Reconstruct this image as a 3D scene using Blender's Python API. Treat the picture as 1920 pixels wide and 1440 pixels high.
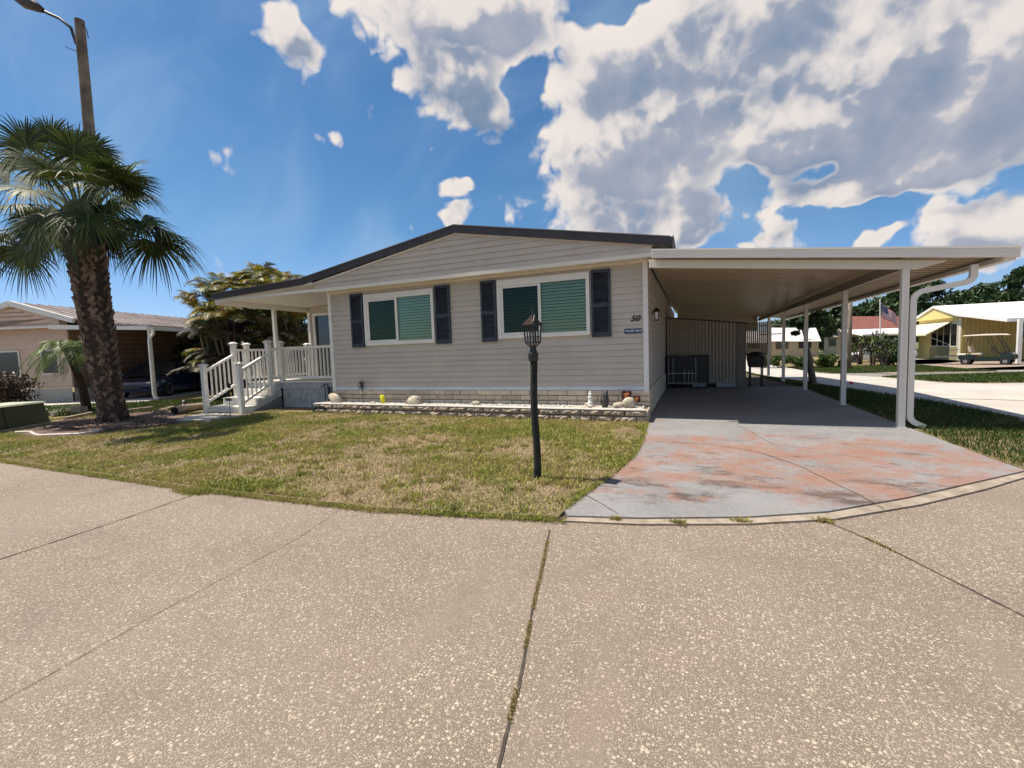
import bpy, bmesh, math, random
import numpy as np
from mathutils import Vector, Matrix
random.seed(7)
for o in list(bpy.data.objects): bpy.data.objects.remove(o)
COL = bpy.context.scene.collection
SC = bpy.context.scene
R = math.radians

# ---------------------------------------------------------------- camera
FPX = 835.2; YW, PT, RL = R(22.02), R(4.22), R(1.96)
CAM = Vector((0, 0, 1.35))
_f0 = Vector((-math.sin(YW), math.cos(YW), 0)); _r0 = Vector((math.cos(YW), math.sin(YW), 0))
_f = _f0 * math.cos(PT) - Vector((0, 0, 1)) * math.sin(PT)
_u0 = _r0.cross(_f)
_r = _r0 * math.cos(RL) - _u0 * math.sin(RL); _u = _r0 * math.sin(RL) + _u0 * math.cos(RL)
cd = bpy.data.cameras.new('camera'); cam = bpy.data.objects.new('camera', cd); COL.objects.link(cam)
M = Matrix((( _r.x, _u.x, -_f.x, CAM.x), (_r.y, _u.y, -_f.y, CAM.y), (_r.z, _u.z, -_f.z, CAM.z), (0, 0, 0, 1)))
cam.matrix_world = M
cd.sensor_width = 36; cd.lens = 36 * FPX / 1920; cd.clip_start = .05; cd.clip_end = 3000
SC.camera = cam

# ---------------------------------------------------------------- exposure
SC.view_settings.view_transform = 'Standard'; SC.view_settings.look = 'None'
SC.view_settings.gamma = 1; SC.view_settings.use_curve_mapping = False
SC.view_settings.exposure = 0.76
SUN_EL = 64.5; SUN_H = Vector((-.989, -.147, 0)).normalized()
SUN = (SUN_H * math.cos(R(SUN_EL)) + Vector((0, 0, math.sin(R(SUN_EL))))).normalized()

# ---------------------------------------------------------------- measuring: where a line of sight meets a surface
BRK = [(-400, -.1), (3.5, -.1), (7.5, 0), (15, 0), (30, -.45), (600, -.45)]
def G(y):
    for (a, za), (b, zb) in zip(BRK, BRK[1:]):
        if y <= b: return za + (zb - za) * (y - a) / (b - a)
    return BRK[-1][1]
def ray(x, y): return _f + _r * ((x - 960) / FPX) - _u * ((y - 720) / FPX)
def PG(x, y, dz=0):
    d = ray(x, y); z = 0
    for i in range(30):
        P = CAM + d * ((z - CAM.z) / d.z); z = .5 * z + .5 * (G(P.y) + dz)
    return CAM + d * ((z - CAM.z) / d.z)
def PY(x, y, Y): d = ray(x, y); return CAM + d * ((Y - CAM.y) / d.y)
def PX(x, y, X): d = ray(x, y); return CAM + d * ((X - CAM.x) / d.x)
def PD(x, y, D): d = ray(x, y); return CAM + d * (D / d.dot(_f0))
def PN(x, y, P0, N): d = ray(x, y); return CAM + d * ((Vector(P0) - CAM).dot(N) / d.dot(N))
def depth(P): return (Vector(P) - CAM).dot(_f0)

# ---------------------------------------------------------------- sky and sun
def N(nt, typ, **kw):
    n = nt.nodes.new(typ)
    for k, v in kw.items():
        if k == 'ins':
            for a, b in v.items(): n.inputs[a].default_value = b
        else: setattr(n, k, v)
    return n
def math_node(nt, op, a, b=None, c=None, clamp=False):
    n = nt.nodes.new('ShaderNodeMath'); n.operation = op; n.use_clamp = clamp
    for i, v in enumerate((a, b, c)):
        if v is None: continue
        if isinstance(v, (int, float)): n.inputs[i].default_value = v
        else: nt.links.new(v, n.inputs[i])
    return n.outputs[0]
def smooth(nt, v, a, b, lo=0., hi=1.):
    n = nt.nodes.new('ShaderNodeMapRange'); n.interpolation_type = 'SMOOTHSTEP'
    nt.links.new(v, n.inputs[0]); n.inputs[1].default_value = a; n.inputs[2].default_value = b
    n.inputs[3].default_value = lo; n.inputs[4].default_value = hi
    return n.outputs[0]
def mixc(nt, f, a, b, bt='MIX'):
    n = nt.nodes.new('ShaderNodeMix'); n.data_type = 'RGBA'; n.blend_type = bt
    for i, v in ((0, f), (6, a), (7, b)):
        if isinstance(v, (int, float)): n.inputs[i].default_value = v
        elif isinstance(v, tuple): n.inputs[i].default_value = (v[0], v[1], v[2], 1)
        else: nt.links.new(v, n.inputs[i])
    return n.outputs[2]

# each cloud: centre and half sizes as seen in the photo, turned into directions of the sky
CLOUDS = [(545, 66, 62, 42, 25, 1.05), (510, 78, 30, 20, 0, .5),
 (880, 20, 190, 85, 0, 1.1), (790, 95, 85, 60, 40, .8), (960, 60, 110, 60, 0, .8),(850, 150, 95, 70, 0, 1.0), (900, 215, 85, 50, 25, .95), (950, 240, 30, 32, 0, .5),
 (858, 348, 32, 20, 0, .85), (848, 398, 22, 28, 0, .8), (633, 268, 34, 22, 20, .7), (822, 275, 26, 16, 40, .5), (940,185,50,16,-30,.4),
 (1130, 150, 120, 95, -20, 1.0), (1240, 90, 130, 110, 0, 1.0), (1110, 265, 95, 95, 0, .9), (1200, 330, 150, 70, 0, 1.0), (1110, 395, 52, 42, 0, .9), (1270, 230, 200, 130, 0, 1.1),
 (1320, 385, 90, 60, 0, .9), (1450, 110, 200, 140, 0, .9), (1640, 190, 260, 190, 0, 1.3), (1850, 110, 200, 200, 0, 1.3), (1560, 355, 170, 50, 0, .9), (1760, 320, 240, 75, -14, 1.1), (1180, 250, 170, 170, 0, 1.0), (1500, 260, 250, 120, 0, 1.1), (1400, 30, 200, 90, 0, 1.0),
 (1455, 447, 72, 32, 0, 1.15), (1640, 447, 54, 26, 0, 1.1), (1850, 430, 150, 62, -25, 1.1), (1160, 420, 95, 50, 0, 1.0), (1280, 430, 110, 45, 0, 1.0)]
HOLES = [(1160, 2, 50, 28, 0, 1.2), (1395, 345, 46, 34, 20, 1.0), (1535, 328, 30, 22, 0, .6), (1520, 425, 160, 16, 0, .7), (1640, 412, 140, 16, -14, 1.0), (1000, 165, 38, 34, 0, .4)]
def cloud_group():
    g = bpy.data.node_groups.new('cloud_field', 'ShaderNodeTree')
    g.interface.new_socket('Vector', in_out='INPUT', socket_type='NodeSocketVector')
    g.interface.new_socket('Density', in_out='OUTPUT', socket_type='NodeSocketFloat'); g.interface.new_socket('Mass', in_out='OUTPUT', socket_type='NodeSocketFloat')
    gi = g.nodes.new('NodeGroupInput'); go = g.nodes.new('NodeGroupOutput')
    # wobble the lookup so the outlines billow
    wn = N(g, 'ShaderNodeTexNoise', ins={'Scale': 6.5, 'Detail': 3.0, 'Roughness': .6}); g.links.new(gi.outputs[0], wn.inputs['Vector'])
    ws = N(g, 'ShaderNodeVectorMath', operation='SUBTRACT'); g.links.new(wn.outputs['Color'], ws.inputs[0]); ws.inputs[1].default_value = (.5, .5, .5)
    wm = N(g, 'ShaderNodeVectorMath', operation='MULTIPLY_ADD'); g.links.new(ws.outputs[0], wm.inputs[0]); wm.inputs[1].default_value = (.09,) * 3; g.links.new(gi.outputs[0], wm.inputs[2])
    vec = wm.outputs[0]
    acc = None
    items = [(c, 1) for c in CLOUDS] + [(c, -1) for c in HOLES]
    dirs = []
    for (cx, cy, rx, ry, an, w), s in items:
        c0 = ray(cx, cy); L = c0.length; c0 = c0.normalized(); an = R(an)
        ax = (ray(cx + math.cos(an) * rx, cy + math.sin(an) * rx).normalized() - c0); ay = (ray(cx - math.sin(an) * ry, cy + math.cos(an) * ry).normalized() - c0)
        dirs.append((c0, ax, ay, w * s))
    for az, el, rx, ry in ((170, 50, .5, .3), (240, 40, .3, .2), (130, 30, .35, .2), (200, 25, .3, .1)):
        c0 = Vector((math.sin(R(az)) * math.cos(R(el)), math.cos(R(az)) * math.cos(R(el)), math.sin(R(el))))
        t = c0.cross(Vector((0, 0, 1))).normalized(); dirs.append((c0, t * rx, t.cross(c0) * ry, 1))
    holes = None
    for c0, ax, ay, w in dirs:
        s = N(g, 'ShaderNodeVectorMath', operation='SUBTRACT'); g.links.new(vec, s.inputs[0]); s.inputs[1].default_value = c0
        a = N(g, 'ShaderNodeVectorMath', operation='DOT_PRODUCT'); g.links.new(s.outputs[0], a.inputs[0]); a.inputs[1].default_value = ax / ax.length_squared
        b = N(g, 'ShaderNodeVectorMath', operation='DOT_PRODUCT'); g.links.new(s.outputs[0], b.inputs[0]); b.inputs[1].default_value = ay / ay.length_squared
        a2 = math_node(g, 'MULTIPLY', a.outputs['Value'], a.outputs['Value'])
        d2 = math_node(g, 'MULTIPLY_ADD', b.outputs['Value'], b.outputs['Value'], a2)
        e = math_node(g, 'POWER', .50, d2)
        if w > 0: e = math_node(g, 'MULTIPLY', e, w); acc = e if acc is None else math_node(g, 'SMOOTH_MAX', acc, e, .18)
        else: holes = math_node(g, 'MULTIPLY_ADD', e, w * .8, holes) if holes is not None else math_node(g, 'MULTIPLY', e, w)
    acc = math_node(g, 'ADD', acc, holes); g.links.new(acc, go.inputs[1])
    n1 = N(g, 'ShaderNodeTexNoise', ins={'Scale': 8.0, 'Detail': 8.0, 'Roughness': .55}); g.links.new(gi.outputs[0], n1.inputs['Vector'])
    def puff(scale):      # rounded billows: creases where the noise crosses its mean
        q = N(g, 'ShaderNodeTexNoise', ins={'Scale': scale, 'Detail': 1.5, 'Roughness': .5}); g.links.new(vec, q.inputs['Vector'])
        return math_node(g, 'ABSOLUTE', math_node(g, 'SUBTRACT', q.outputs[0], .5))
    t = math_node(g, 'MULTIPLY_ADD', math_node(g, 'SUBTRACT', n1.outputs[0], .5), 1.45, acc)
    t = math_node(g, 'MULTIPLY_ADD', math_node(g, 'SUBTRACT', puff(10.0), .08), 1.1, t)
    t = math_node(g, 'MULTIPLY_ADD', math_node(g, 'SUBTRACT', puff(24.0), .08), .75, t)
    t = math_node(g, 'SUBTRACT', t, .42)
    g.links.new(t, go.inputs[0])
    return g
def build_world():
    w = bpy.data.worlds.new('World'); SC.world = w; w.use_nodes = True; nt = w.node_tree; nt.nodes.clear()
    out = nt.nodes.new('ShaderNodeOutputWorld'); bg = nt.nodes.new('ShaderNodeBackground'); nt.links.new(bg.outputs[0], out.inputs[0])
    sky = nt.nodes.new('ShaderNodeTexSky'); sky.sky_type = 'NISHITA'; sky.sun_disc = False
    sky.sun_elevation = R(SUN_EL); sky.sun_rotation = math.atan2(SUN_H.x, SUN_H.y) % (2 * math.pi)
    sky.air_density = 1.0; sky.dust_density = .6; sky.ozone_density = 2.2; sky.altitude = 10
    tc = nt.nodes.new('ShaderNodeTexCoord'); d = tc.outputs['Generated']
    grp = cloud_group()
    g1 = nt.nodes.new('ShaderNodeGroup'); g1.node_tree = grp; nt.links.new(d, g1.inputs[0])
    off = N(nt, 'ShaderNodeVectorMath', operation='ADD'); nt.links.new(d, off.inputs[0])
    dl = (Vector((-.55, -.1, 0)) * .5 + Vector((0, 0, .45))).normalized() * .05; off.inputs[1].default_value = dl
    g2 = nt.nodes.new('ShaderNodeGroup'); g2.node_tree = grp; nt.links.new(off.outputs[0], g2.inputs[0])
    alpha = smooth(nt, g1.outputs[0], -.03, .20)
    lit = math_node(nt, 'SUBTRACT', g1.outputs[0], g2.outputs[0])
    lit = smooth(nt, lit, -.38, .50)
    soft = N(nt, 'ShaderNodeTexNoise', ins={'Scale': 4.0, 'Detail': 4.0, 'Roughness': .55}); nt.links.new(d, soft.inputs['Vector'])
    gr = math_node(nt, 'MULTIPLY_ADD', smooth(nt, soft.outputs[0], .35, .68), .6, math_node(nt, 'MULTIPLY', lit, .5), clamp=True)
    grey = mixc(nt, gr, (1.0, 1.42, 2.1), (2.45, 2.5, 2.85))
    white = (4.6, 4.2, 3.9)
    mass = smooth(nt, g1.outputs[1], .30, 1.05)          # deep inside the cloud the light is spent
    dens = smooth(nt, g1.outputs[0], .05, 1.0)
    k = math_node(nt, 'MULTIPLY', math_node(nt, 'MULTIPLY_ADD', mass, .75, math_node(nt, 'MULTIPLY', dens, .6)), math_node(nt, 'MULTIPLY_ADD', lit, -1.7, 1.85), clamp=True)
    ccol = mixc(nt, k, white, grey)
    hs = N(nt, 'ShaderNodeHueSaturation', ins={'Saturation': 1.15, 'Value': .67}); nt.links.new(sky.outputs[0], hs.inputs['Color'])
    sz = nt.nodes.new('ShaderNodeSeparateXYZ'); nt.links.new(d, sz.inputs[0])
    air = mixc(nt, smooth(nt, sz.outputs[2], .0, .30), (.70, .80, 1.12), (.60, .80, .88))
    tint = mixc(nt, 1.0, hs.outputs[0], air, 'MULTIPLY')
    # thin high streaks of cirrus on the clear side
    mp = N(nt, 'ShaderNodeMapping'); nt.links.new(d, mp.inputs[0]); mp.inputs['Rotation'].default_value = (0.3, .5, .4); mp.inputs['Scale'].default_value = (1.2, 5, 3)
    ci = N(nt, 'ShaderNodeTexNoise', ins={'Scale': 1.3, 'Detail': 7.0, 'Roughness': .5, 'Distortion': .6}); nt.links.new(mp.outputs[0], ci.inputs['Vector'])
    cf = smooth(nt, ci.outputs[0], .42, .85, 0, .5)
    skyc = mixc(nt, cf, tint, (2.2, 3.1, 4.0))
    fin = mixc(nt, alpha, skyc, ccol)
    nt.links.new(fin, bg.inputs[0]); bg.inputs[1].default_value = .115
    return w
build_world()
SC.world.cycles.sampling_method = 'MANUAL'; SC.world.cycles.sample_map_resolution = 512
sl = bpy.data.lights.new('sun', 'SUN'); sl.energy = 4.2; sl.angle = R(.5); sl.color = (1, .92, .80)
so = bpy.data.objects.new('sun', sl); COL.objects.link(so); so.rotation_euler = SUN.to_track_quat('Z', 'Y').to_euler(); so.location = (0, 0, 30)

# ---------------------------------------------------------------- tools
ORG = Vector((0, 0, 0))
class MB:
    def __init__(s): s.v = []; s.f = []; s.mi = []
    def add(s, vs, fs, m=0):
        n = len(s.v); s.v += [tuple(p) for p in vs]; s.f += [tuple(i + n for i in f) for f in fs]; s.mi += [m] * len(fs); return s
    def hexa(s, p, m=0):   # p: 4 bottom (ccw from above) + 4 top
        return s.add(p, [(3, 2, 1, 0), (4, 5, 6, 7), (0, 1, 5, 4), (1, 2, 6, 5), (2, 3, 7, 6), (3, 0, 4, 7)], m)
    def box(s, x0, x1, y0, y1, z0, z1, m=0):
        return s.hexa([(x0, y0, z0), (x1, y0, z0), (x1, y1, z0), (x0, y1, z0), (x0, y0, z1), (x1, y0, z1), (x1, y1, z1), (x0, y1, z1)], m)
    def obox(s, c, ax, ay, az, m=0):   # centre and three half-axis vectors
        c, ax, ay, az = map(Vector, (c, ax, ay, az))
        return s.hexa([c - ax - ay - az, c + ax - ay - az, c + ax + ay - az, c - ax + ay - az, c - ax - ay + az, c + ax - ay + az, c + ax + ay + az, c - ax + ay + az], m)
    def bar(s, a, b, w, h, up=(0, 0, 1), m=0):
        a, b = Vector(a), Vector(b); d = (b - a); L = d.length; d.normalize(); side = d.cross(Vector(up))
        if side.length < 1e-4: side = d.cross(Vector((1, 0, 0)))
        side.normalize(); u = side.cross(d)
        return s.obox((a + b) / 2, d * L / 2, side * w / 2, u * h / 2, m)
    def prism(s, poly, vec, m=0):
        n = len(poly); a = [Vector(p) for p in poly]; b = [p + Vector(vec) for p in a]
        fs = [tuple(range(n)), tuple(reversed(range(n, 2 * n)))] + [(i, n + i, n + (i + 1) % n, (i + 1) % n) for i in range(n)]
        return s.add(a + b, fs, m)
    def tube(s, pts, r, n=8, cap=True, m=0, flat=None):
        pts = [Vector(p) for p in pts]; k = len(pts); rs = r if isinstance(r, (list, tuple)) else [r] * k
        vs = []; prev = None
        for i, p in enumerate(pts):
            t = (pts[min(i + 1, k - 1)] - pts[max(i - 1, 0)]).normalized()
            if prev is None:
                ref = Vector((0, 0, 1)) if abs(t.z) < .9 else Vector((1, 0, 0)); a = t.cross(ref).normalized()
            else:
                a = prev - t * prev.dot(t); a.normalize()
            prev = a; b = t.cross(a)
            for j in range(n):
                q = 2 * math.pi * (j + .5) / n
                vs.append(p + (a * math.cos(q) + b * math.sin(q)) * rs[i])
        fs = [(i * n + j, i * n + (j + 1) % n, (i + 1) * n + (j + 1) % n, (i + 1) * n + j) for i in range(k - 1) for j in range(n)]
        if cap: fs += [tuple(reversed(range(n))), tuple(range((k - 1) * n, k * n))]
        return s.add(vs, fs, m)
    def lathe(s, c, prof, n=16, axis='z', m=0):
        c = Vector(c); vs = []
        for r, h in prof:
            for j in range(n):
                q = 2 * math.pi * (j + .5) / n; x, y = r * math.cos(q), r * math.sin(q)
                vs.append(c + (Vector((x, y, h)) if axis == 'z' else Vector((x, h, y)) if axis == 'y' else Vector((h, x, y))))
        k = len(prof)
        fs = [(i * n + j, i * n + (j + 1) % n, (i + 1) * n + (j + 1) % n, (i + 1) * n + j) for i in range(k - 1) for j in range(n)]
        fs += [tuple(reversed(range(n))), tuple(range((k - 1) * n, k * n))]
        return s.add(vs, fs, m)
    def blob(s, c, r, seg=10, rough=0., seed=0, flat=0., m=0):   # a stone: uneven ellipsoid
        rnd = random.Random(seed); c = Vector(c); vs = []; rows = seg // 2 + 1
        off = [Vector((rnd.uniform(-1, 1), rnd.uniform(-1, 1), rnd.uniform(-1, 1))).normalized() for _ in range(9)]
        for i in range(rows + 1):
            th = math.pi * i / rows
            for j in range(seg):
                ph = 2 * math.pi * j / seg
                d = Vector((math.sin(th) * math.cos(ph), math.sin(th) * math.sin(ph), math.cos(th)))
                k = 1 + rough * (sum(max(0, d.dot(o)) ** 3 * (1 if q % 2 else -1) for q, o in enumerate(off))) * .6
                vs.append(c + Vector((d.x * r[0] * k, d.y * r[1] * k, max(d.z, -1 + flat) * r[2] * k)))
        fs = [(i * seg + j, (i + 1) * seg + j, (i + 1) * seg + (j + 1) % seg, i * seg + (j + 1) % seg) for i in range(rows) for j in range(seg)]
        return s.add(vs, fs, m)
    def build(s, name, mat, parent=None, smooth=False, bevel=0, seg=1):
        me = bpy.data.meshes.new(name)
        if parent is not None: org = ORG
        else:
            a = np.array(s.v); org = Vector(((a[:, 0].min() + a[:, 0].max()) / 2, (a[:, 1].min() + a[:, 1].max()) / 2, a[:, 2].min()))
        me.from_pydata([(x - org.x, y - org.y, z - org.z) for x, y, z in s.v], [], s.f)
        mats = mat if isinstance(mat, (list, tuple)) else [mat]
        for q in mats: me.materials.append(q)
        if len(mats) > 1: me.polygons.foreach_set('material_index', s.mi)
        bm = bmesh.new(); bm.from_mesh(me)
        if bevel or smooth: bmesh.ops.remove_doubles(bm, verts=bm.verts, dist=1e-5)
        bmesh.ops.recalc_face_normals(bm, faces=bm.faces)
        if bevel:
            es = [e for e in bm.edges if len(e.link_faces) == 2 and e.calc_face_angle(0) > .5]
            bmesh.ops.bevel(bm, geom=es, offset=bevel, segments=seg, affect='EDGES', clamp_overlap=True)
        bm.to_mesh(me); bm.free()
        if smooth:
            me.polygons.foreach_set('use_smooth', [True] * len(me.polygons))
            if smooth != 'all': me.set_sharp_from_angle(angle=R(40))
        o = bpy.data.objects.new(name, me); COL.objects.link(o)
        if parent is not None: o.parent = parent
        else: o.location = org
        return o
def raw(name, V, F, mat, parent=None):   # numpy triangles or quads
    me = bpy.data.meshes.new(name); V = np.asarray(V, np.float32); F = np.asarray(F, np.int32); k = F.shape[1]
    org = ORG if parent is not None else Vector((0, 0, 0))
    V = V - np.array(org, np.float32)
    me.vertices.add(len(V)); me.vertices.foreach_set('co', V.ravel())
    me.loops.add(F.size); me.loops.foreach_set('vertex_index', F.ravel())
    me.polygons.add(len(F)); me.polygons.foreach_set('loop_start', np.arange(0, F.size, k, dtype=np.int32))
    me.update(calc_edges=True); me.validate()
    me.materials.append(mat)
    o = bpy.data.objects.new(name, me); COL.objects.link(o)
    if parent is not None: o.parent = parent
    return o
def tag(o, label=None, cat=None, group=None, kind=None):
    if label: o['label'] = label
    if cat: o['category'] = cat
    if group: o['group'] = group
    if kind: o['kind'] = kind
    return o
def thing(name, label, cat, loc=(0, 0, 0), group=None):
    global ORG
    o = bpy.data.objects.new(name, None); COL.objects.link(o); o.location = loc; o.empty_display_size = .1
    ORG = Vector(loc); return tag(o, label, cat, group)
def place(o, loc, rz=0, sc=1):
    o.location = loc; o.rotation_euler = (0, 0, rz); o.scale = (sc,) * 3; return o
def copy_tree(o, parent=None):
    c = o.copy(); COL.objects.link(c); c.parent = parent
    for ch in list(o.children): copy_tree(ch, c)
    return c
def text_mesh(name, txt, size, mat, parent, loc, rot, shear=0, ext=.004, off=0, sx=1):
    cu = bpy.data.curves.new(name, 'FONT'); cu.body = txt; cu.size = size; cu.extrude = ext; cu.shear = shear; cu.offset = off
    cu.align_x = 'CENTER'; cu.align_y = 'CENTER'
    t = bpy.data.objects.new(name, cu); COL.objects.link(t); dg = bpy.context.evaluated_depsgraph_get()
    me = bpy.data.meshes.new_from_object(t.evaluated_get(dg)); bpy.data.objects.remove(t)
    o = bpy.data.objects.new(name, me); COL.objects.link(o); o.parent = parent; o.location = Vector(loc) - ORG; o.rotation_euler = rot; o.scale = (sx, 1, 1)
    me.materials.clear(); me.materials.append(mat); return o

# ---------------------------------------------------------------- materials
def mat(name, col, rough=.6, var=.0, vs=3., bump=0., bs=60., col2=None, metal=0., island=0., spec=.5, dirt=0., coat=0, sheen=0, trans=0):
    m = bpy.data.materials.new(name); m.use_nodes = True; nt = m.node_tree; b = nt.nodes['Principled BSDF']
    b.inputs['Roughness'].default_value = rough; b.inputs['Metallic'].default_value = metal; b.inputs['Specular IOR Level'].default_value = spec
    if coat: b.inputs['Coat Weight'].default_value = coat; b.inputs['Coat Roughness'].default_value = .08
    c = col; tc = nt.nodes.new('ShaderNodeTexCoord'); P = tc.outputs['Object']
    link = None
    if var or col2:
        n = N(nt, 'ShaderNodeTexNoise', ins={'Scale': vs, 'Detail': 6.0, 'Roughness': .65}); nt.links.new(P, n.inputs['Vector'])
        f = smooth(nt, n.outputs[0], .32, .68)
        lo = tuple(x * (1 - var) for x in col); hi = col2 or tuple(min(1, x * (1 + var)) for x in col)
        link = mixc(nt, f, lo, hi)
    if dirt:
        n = N(nt, 'ShaderNodeTexNoise', ins={'Scale': 9., 'Detail': 8.0, 'Roughness': .7}); nt.links.new(P, n.inputs['Vector'])
        f = smooth(nt, n.outputs[0], .52, .75, 0, dirt)
        link = mixc(nt, f, link if link is not None else col, tuple(x * .45 for x in col))
    if island:
        gi = nt.nodes.new('ShaderNodeNewGeometry'); mr = nt.nodes.new('ShaderNodeMapRange'); nt.links.new(gi.outputs['Random Per Island'], mr.inputs[0])
        mr.inputs[3].default_value = 1 - island; mr.inputs[4].default_value = 1 + island
        vm = N(nt, 'ShaderNodeVectorMath', operation='SCALE')
        if link is not None: nt.links.new(link, vm.inputs[0])
        else: vm.inputs[0].default_value = col
        nt.links.new(mr.outputs[0], vm.inputs['Scale']); link = vm.outputs[0]
    if link is not None: nt.links.new(link, b.inputs['Base Color'])
    else: b.inputs['Base Color'].default_value = (*col, 1)
    if bump:
        n = N(nt, 'ShaderNodeTexNoise', ins={'Scale': bs, 'Detail': 5.0}); nt.links.new(P, n.inputs['Vector'])
        bp = N(nt, 'ShaderNodeBump', ins={'Strength': bump, 'Distance': .01}); nt.links.new(n.outputs[0], bp.inputs['Height']); nt.links.new(bp.outputs[0], b.inputs['Normal'])
    if trans:
        out = nt.nodes['Material Output']; tl = nt.nodes.new('ShaderNodeBsdfTranslucent'); mx = nt.nodes.new('ShaderNodeMixShader'); mx.inputs[0].default_value = trans
        if link is not None: nt.links.new(link, tl.inputs[0])
        else: tl.inputs[0].default_value = (*col, 1)
        nt.links.new(b.outputs[0], mx.inputs[1]); nt.links.new(tl.outputs[0], mx.inputs[2]); nt.links.new(mx.outputs[0], out.inputs[0])
    return m
def glass(name, tint=(.5, .75, .62), refl=1.5):
    m = bpy.data.materials.new(name); m.use_nodes = True; nt = m.node_tree; nt.nodes.clear()
    out = nt.nodes.new('ShaderNodeOutputMaterial'); t = N(nt, 'ShaderNodeBsdfTransparent'); t.inputs[0].default_value = (*tint, 1)
    g = N(nt, 'ShaderNodeBsdfGlossy'); g.inputs[0].default_value = (.9, 1, .95, 1); g.inputs['Roughness'].default_value = .015
    fr = N(nt, 'ShaderNodeFresnel'); fr.inputs[0].default_value = refl; k = math_node(nt, 'MULTIPLY', fr.outputs[0], .95, clamp=True)
    mx = nt.nodes.new('ShaderNodeMixShader'); nt.links.new(k, mx.inputs[0]); nt.links.new(t.outputs[0], mx.inputs[1]); nt.links.new(g.outputs[0], mx.inputs[2]); nt.links.new(mx.outputs[0], out.inputs[0])
    return m
MT = {}
MT['siding'] = mat('vinyl_siding', (.53, .465, .39), .5, var=.06, vs=1.2, dirt=.12, bump=.05, bs=30)
MT['white'] = mat('white_trim', (.78, .75, .70), .4, var=.05, vs=2, dirt=.12)
MT['cream'] = mat('cream_aluminium', (.74, .68, .58), .4, var=.04, vs=1)
MT['skirt_trim'] = mat('grey_white_trim', (.62, .64, .68), .45, var=.05)
MT['fascia'] = mat('dark_brown_fascia', (.040, .032, .034), .5, var=.25, vs=2.5)
MT['drip'] = mat('grey_drip_edge', (.16, .15, .15), .4)
MT['roofing'] = mat('roof_membrane', (.5, .48, .45), .8, var=.1)
MT['shutter'] = mat('dark_slate_paint', (.034, .042, .058), .5, var=.35, vs=9, spec=.4)
MT['blind'] = mat('blind_slat', (.74, .74, .60), .6)
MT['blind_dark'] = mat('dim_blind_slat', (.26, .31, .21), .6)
MT['inside'] = mat('unlit_dark', (.012, .012, .012), .9)  # near-black: the dark of unlit spaces put into the colour
MT['glass'] = glass('window_glass', (.80, .88, .78)); MT['screen_glass'] = glass('screened_glass', (.50, .60, .48), 1.33)
MT['black'] = mat('black_metal', (.018, .016, .015), .45, var=.4, vs=14, bump=.2, bs=80)
MT['lampcap'] = mat('weathered_brown_metal', (.045, .032, .029), .95, spec=.1, var=.3, vs=20)
MT['postwood'] = mat('weathered_black_post', (.014, .015, .013), .85, var=.7, vs=12, bump=.7, bs=45)
MT['numeral'] = mat('black_numeral', (.012, .01, .01), .4)
MT['blue'] = mat('blue_sign_paint', (.006, .06, .16), .4)
MT['lens'] = mat('milky_glass', (.75, .72, .62), .2)
MT['concrete'] = mat('pale_concrete', (.50, .47, .42), .85, var=.15, vs=1.5, bump=.3, bs=40, dirt=.25)
MT['whitepaint_old'] = mat('weathered_white_boards', (.82, .78, .71), .6, var=.07, vs=5, dirt=.22, bump=.2)
MT['greyboard'] = mat('weathered_grey_boards', (.36, .38, .40), .7, var=.2, vs=6, dirt=.4, bump=.3, bs=30)
MT['lattice'] = mat('grey_lattice', (.42, .40, .38), .7, var=.1)
MT['porch_ceil'] = mat('porch_ceiling', (.74, .70, .63), .45, var=.03)
MT['carport_metal'] = mat('white_aluminium', (.76, .71, .63), .38, var=.04, vs=1.2)
MT['pan'] = mat('carport_pan', (.46, .38, .28), .25, var=.06, vs=1.2)
MT['shedwall'] = mat('tan_ribbed_metal', (.46, .38, .28), .5, var=.12, vs=3)
MT['stonewhite'] = mat('pale_rock', (.30, .25, .18), .85, col2=(.60, .54, .43), vs=11, bump=.6, bs=50)
MT['yellow'] = mat('yellow_plastic', (.75, .70, .02), .4)
MT['owl'] = mat('dark_grey_stone', (.07, .065, .06), .7, var=.5, vs=40)
MT['rust'] = mat('rusty_orange', (.40, .12, .03), .5, var=.4, vs=30)
MT['rustdark'] = mat('dark_red_metal', (.06, .012, .012), .45)
MT['hose'] = mat('dark_green_hose', (.012, .03, .02), .4)
MT['boot'] = mat('palm_boots', (.10, .062, .045), .9, col2=(.21, .145, .105), vs=5, bump=.7, bs=28, island=.55)
MT['bootcore'] = mat('palm_fibre', (.045, .03, .022), .95, var=.4, vs=12, bump=.8, bs=40)
MT['frond'] = mat('fan_palm_green', (.030, .050, .012), .55, col2=(.080, .095, .022), vs=2.2, island=.6, trans=.2, spec=.25)
MT['petiole'] = mat('palm_petiole', (.10, .14, .04), .5)
MT['deadfrond'] = mat('dry_frond', (.20, .15, .09), .8, island=.3)
MT['date'] = mat('date_palm_green', (.10, .15, .02), .5, island=.4, trans=.3)
MT['areca_top'] = mat('sunlit_golden_areca', (.31, .20, .025), .5, col2=(.14, .17, .02), vs=1.3, island=.45, trans=.3)  # upper fronds, their sunlit tone put into the colour
MT['areca_low'] = mat('shaded_areca', (.05, .055, .03), .6, col2=(.12, .08, .05), vs=1.5, island=.5, trans=.15)  # darker copy for lower fronds, shade put into the colour
MT['cane'] = mat('palm_cane', (.17, .13, .07), .7, var=.3, vs=8)
MT['leaf'] = mat('tree_leaf', (.022, .048, .012), .55, col2=(.04, .075, .018), vs=.6, island=.5, trans=.15)
MT['leaf2'] = mat('bush_leaf', (.05, .085, .015), .55, col2=(.09, .13, .02), vs=1, island=.5, trans=.2)
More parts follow.
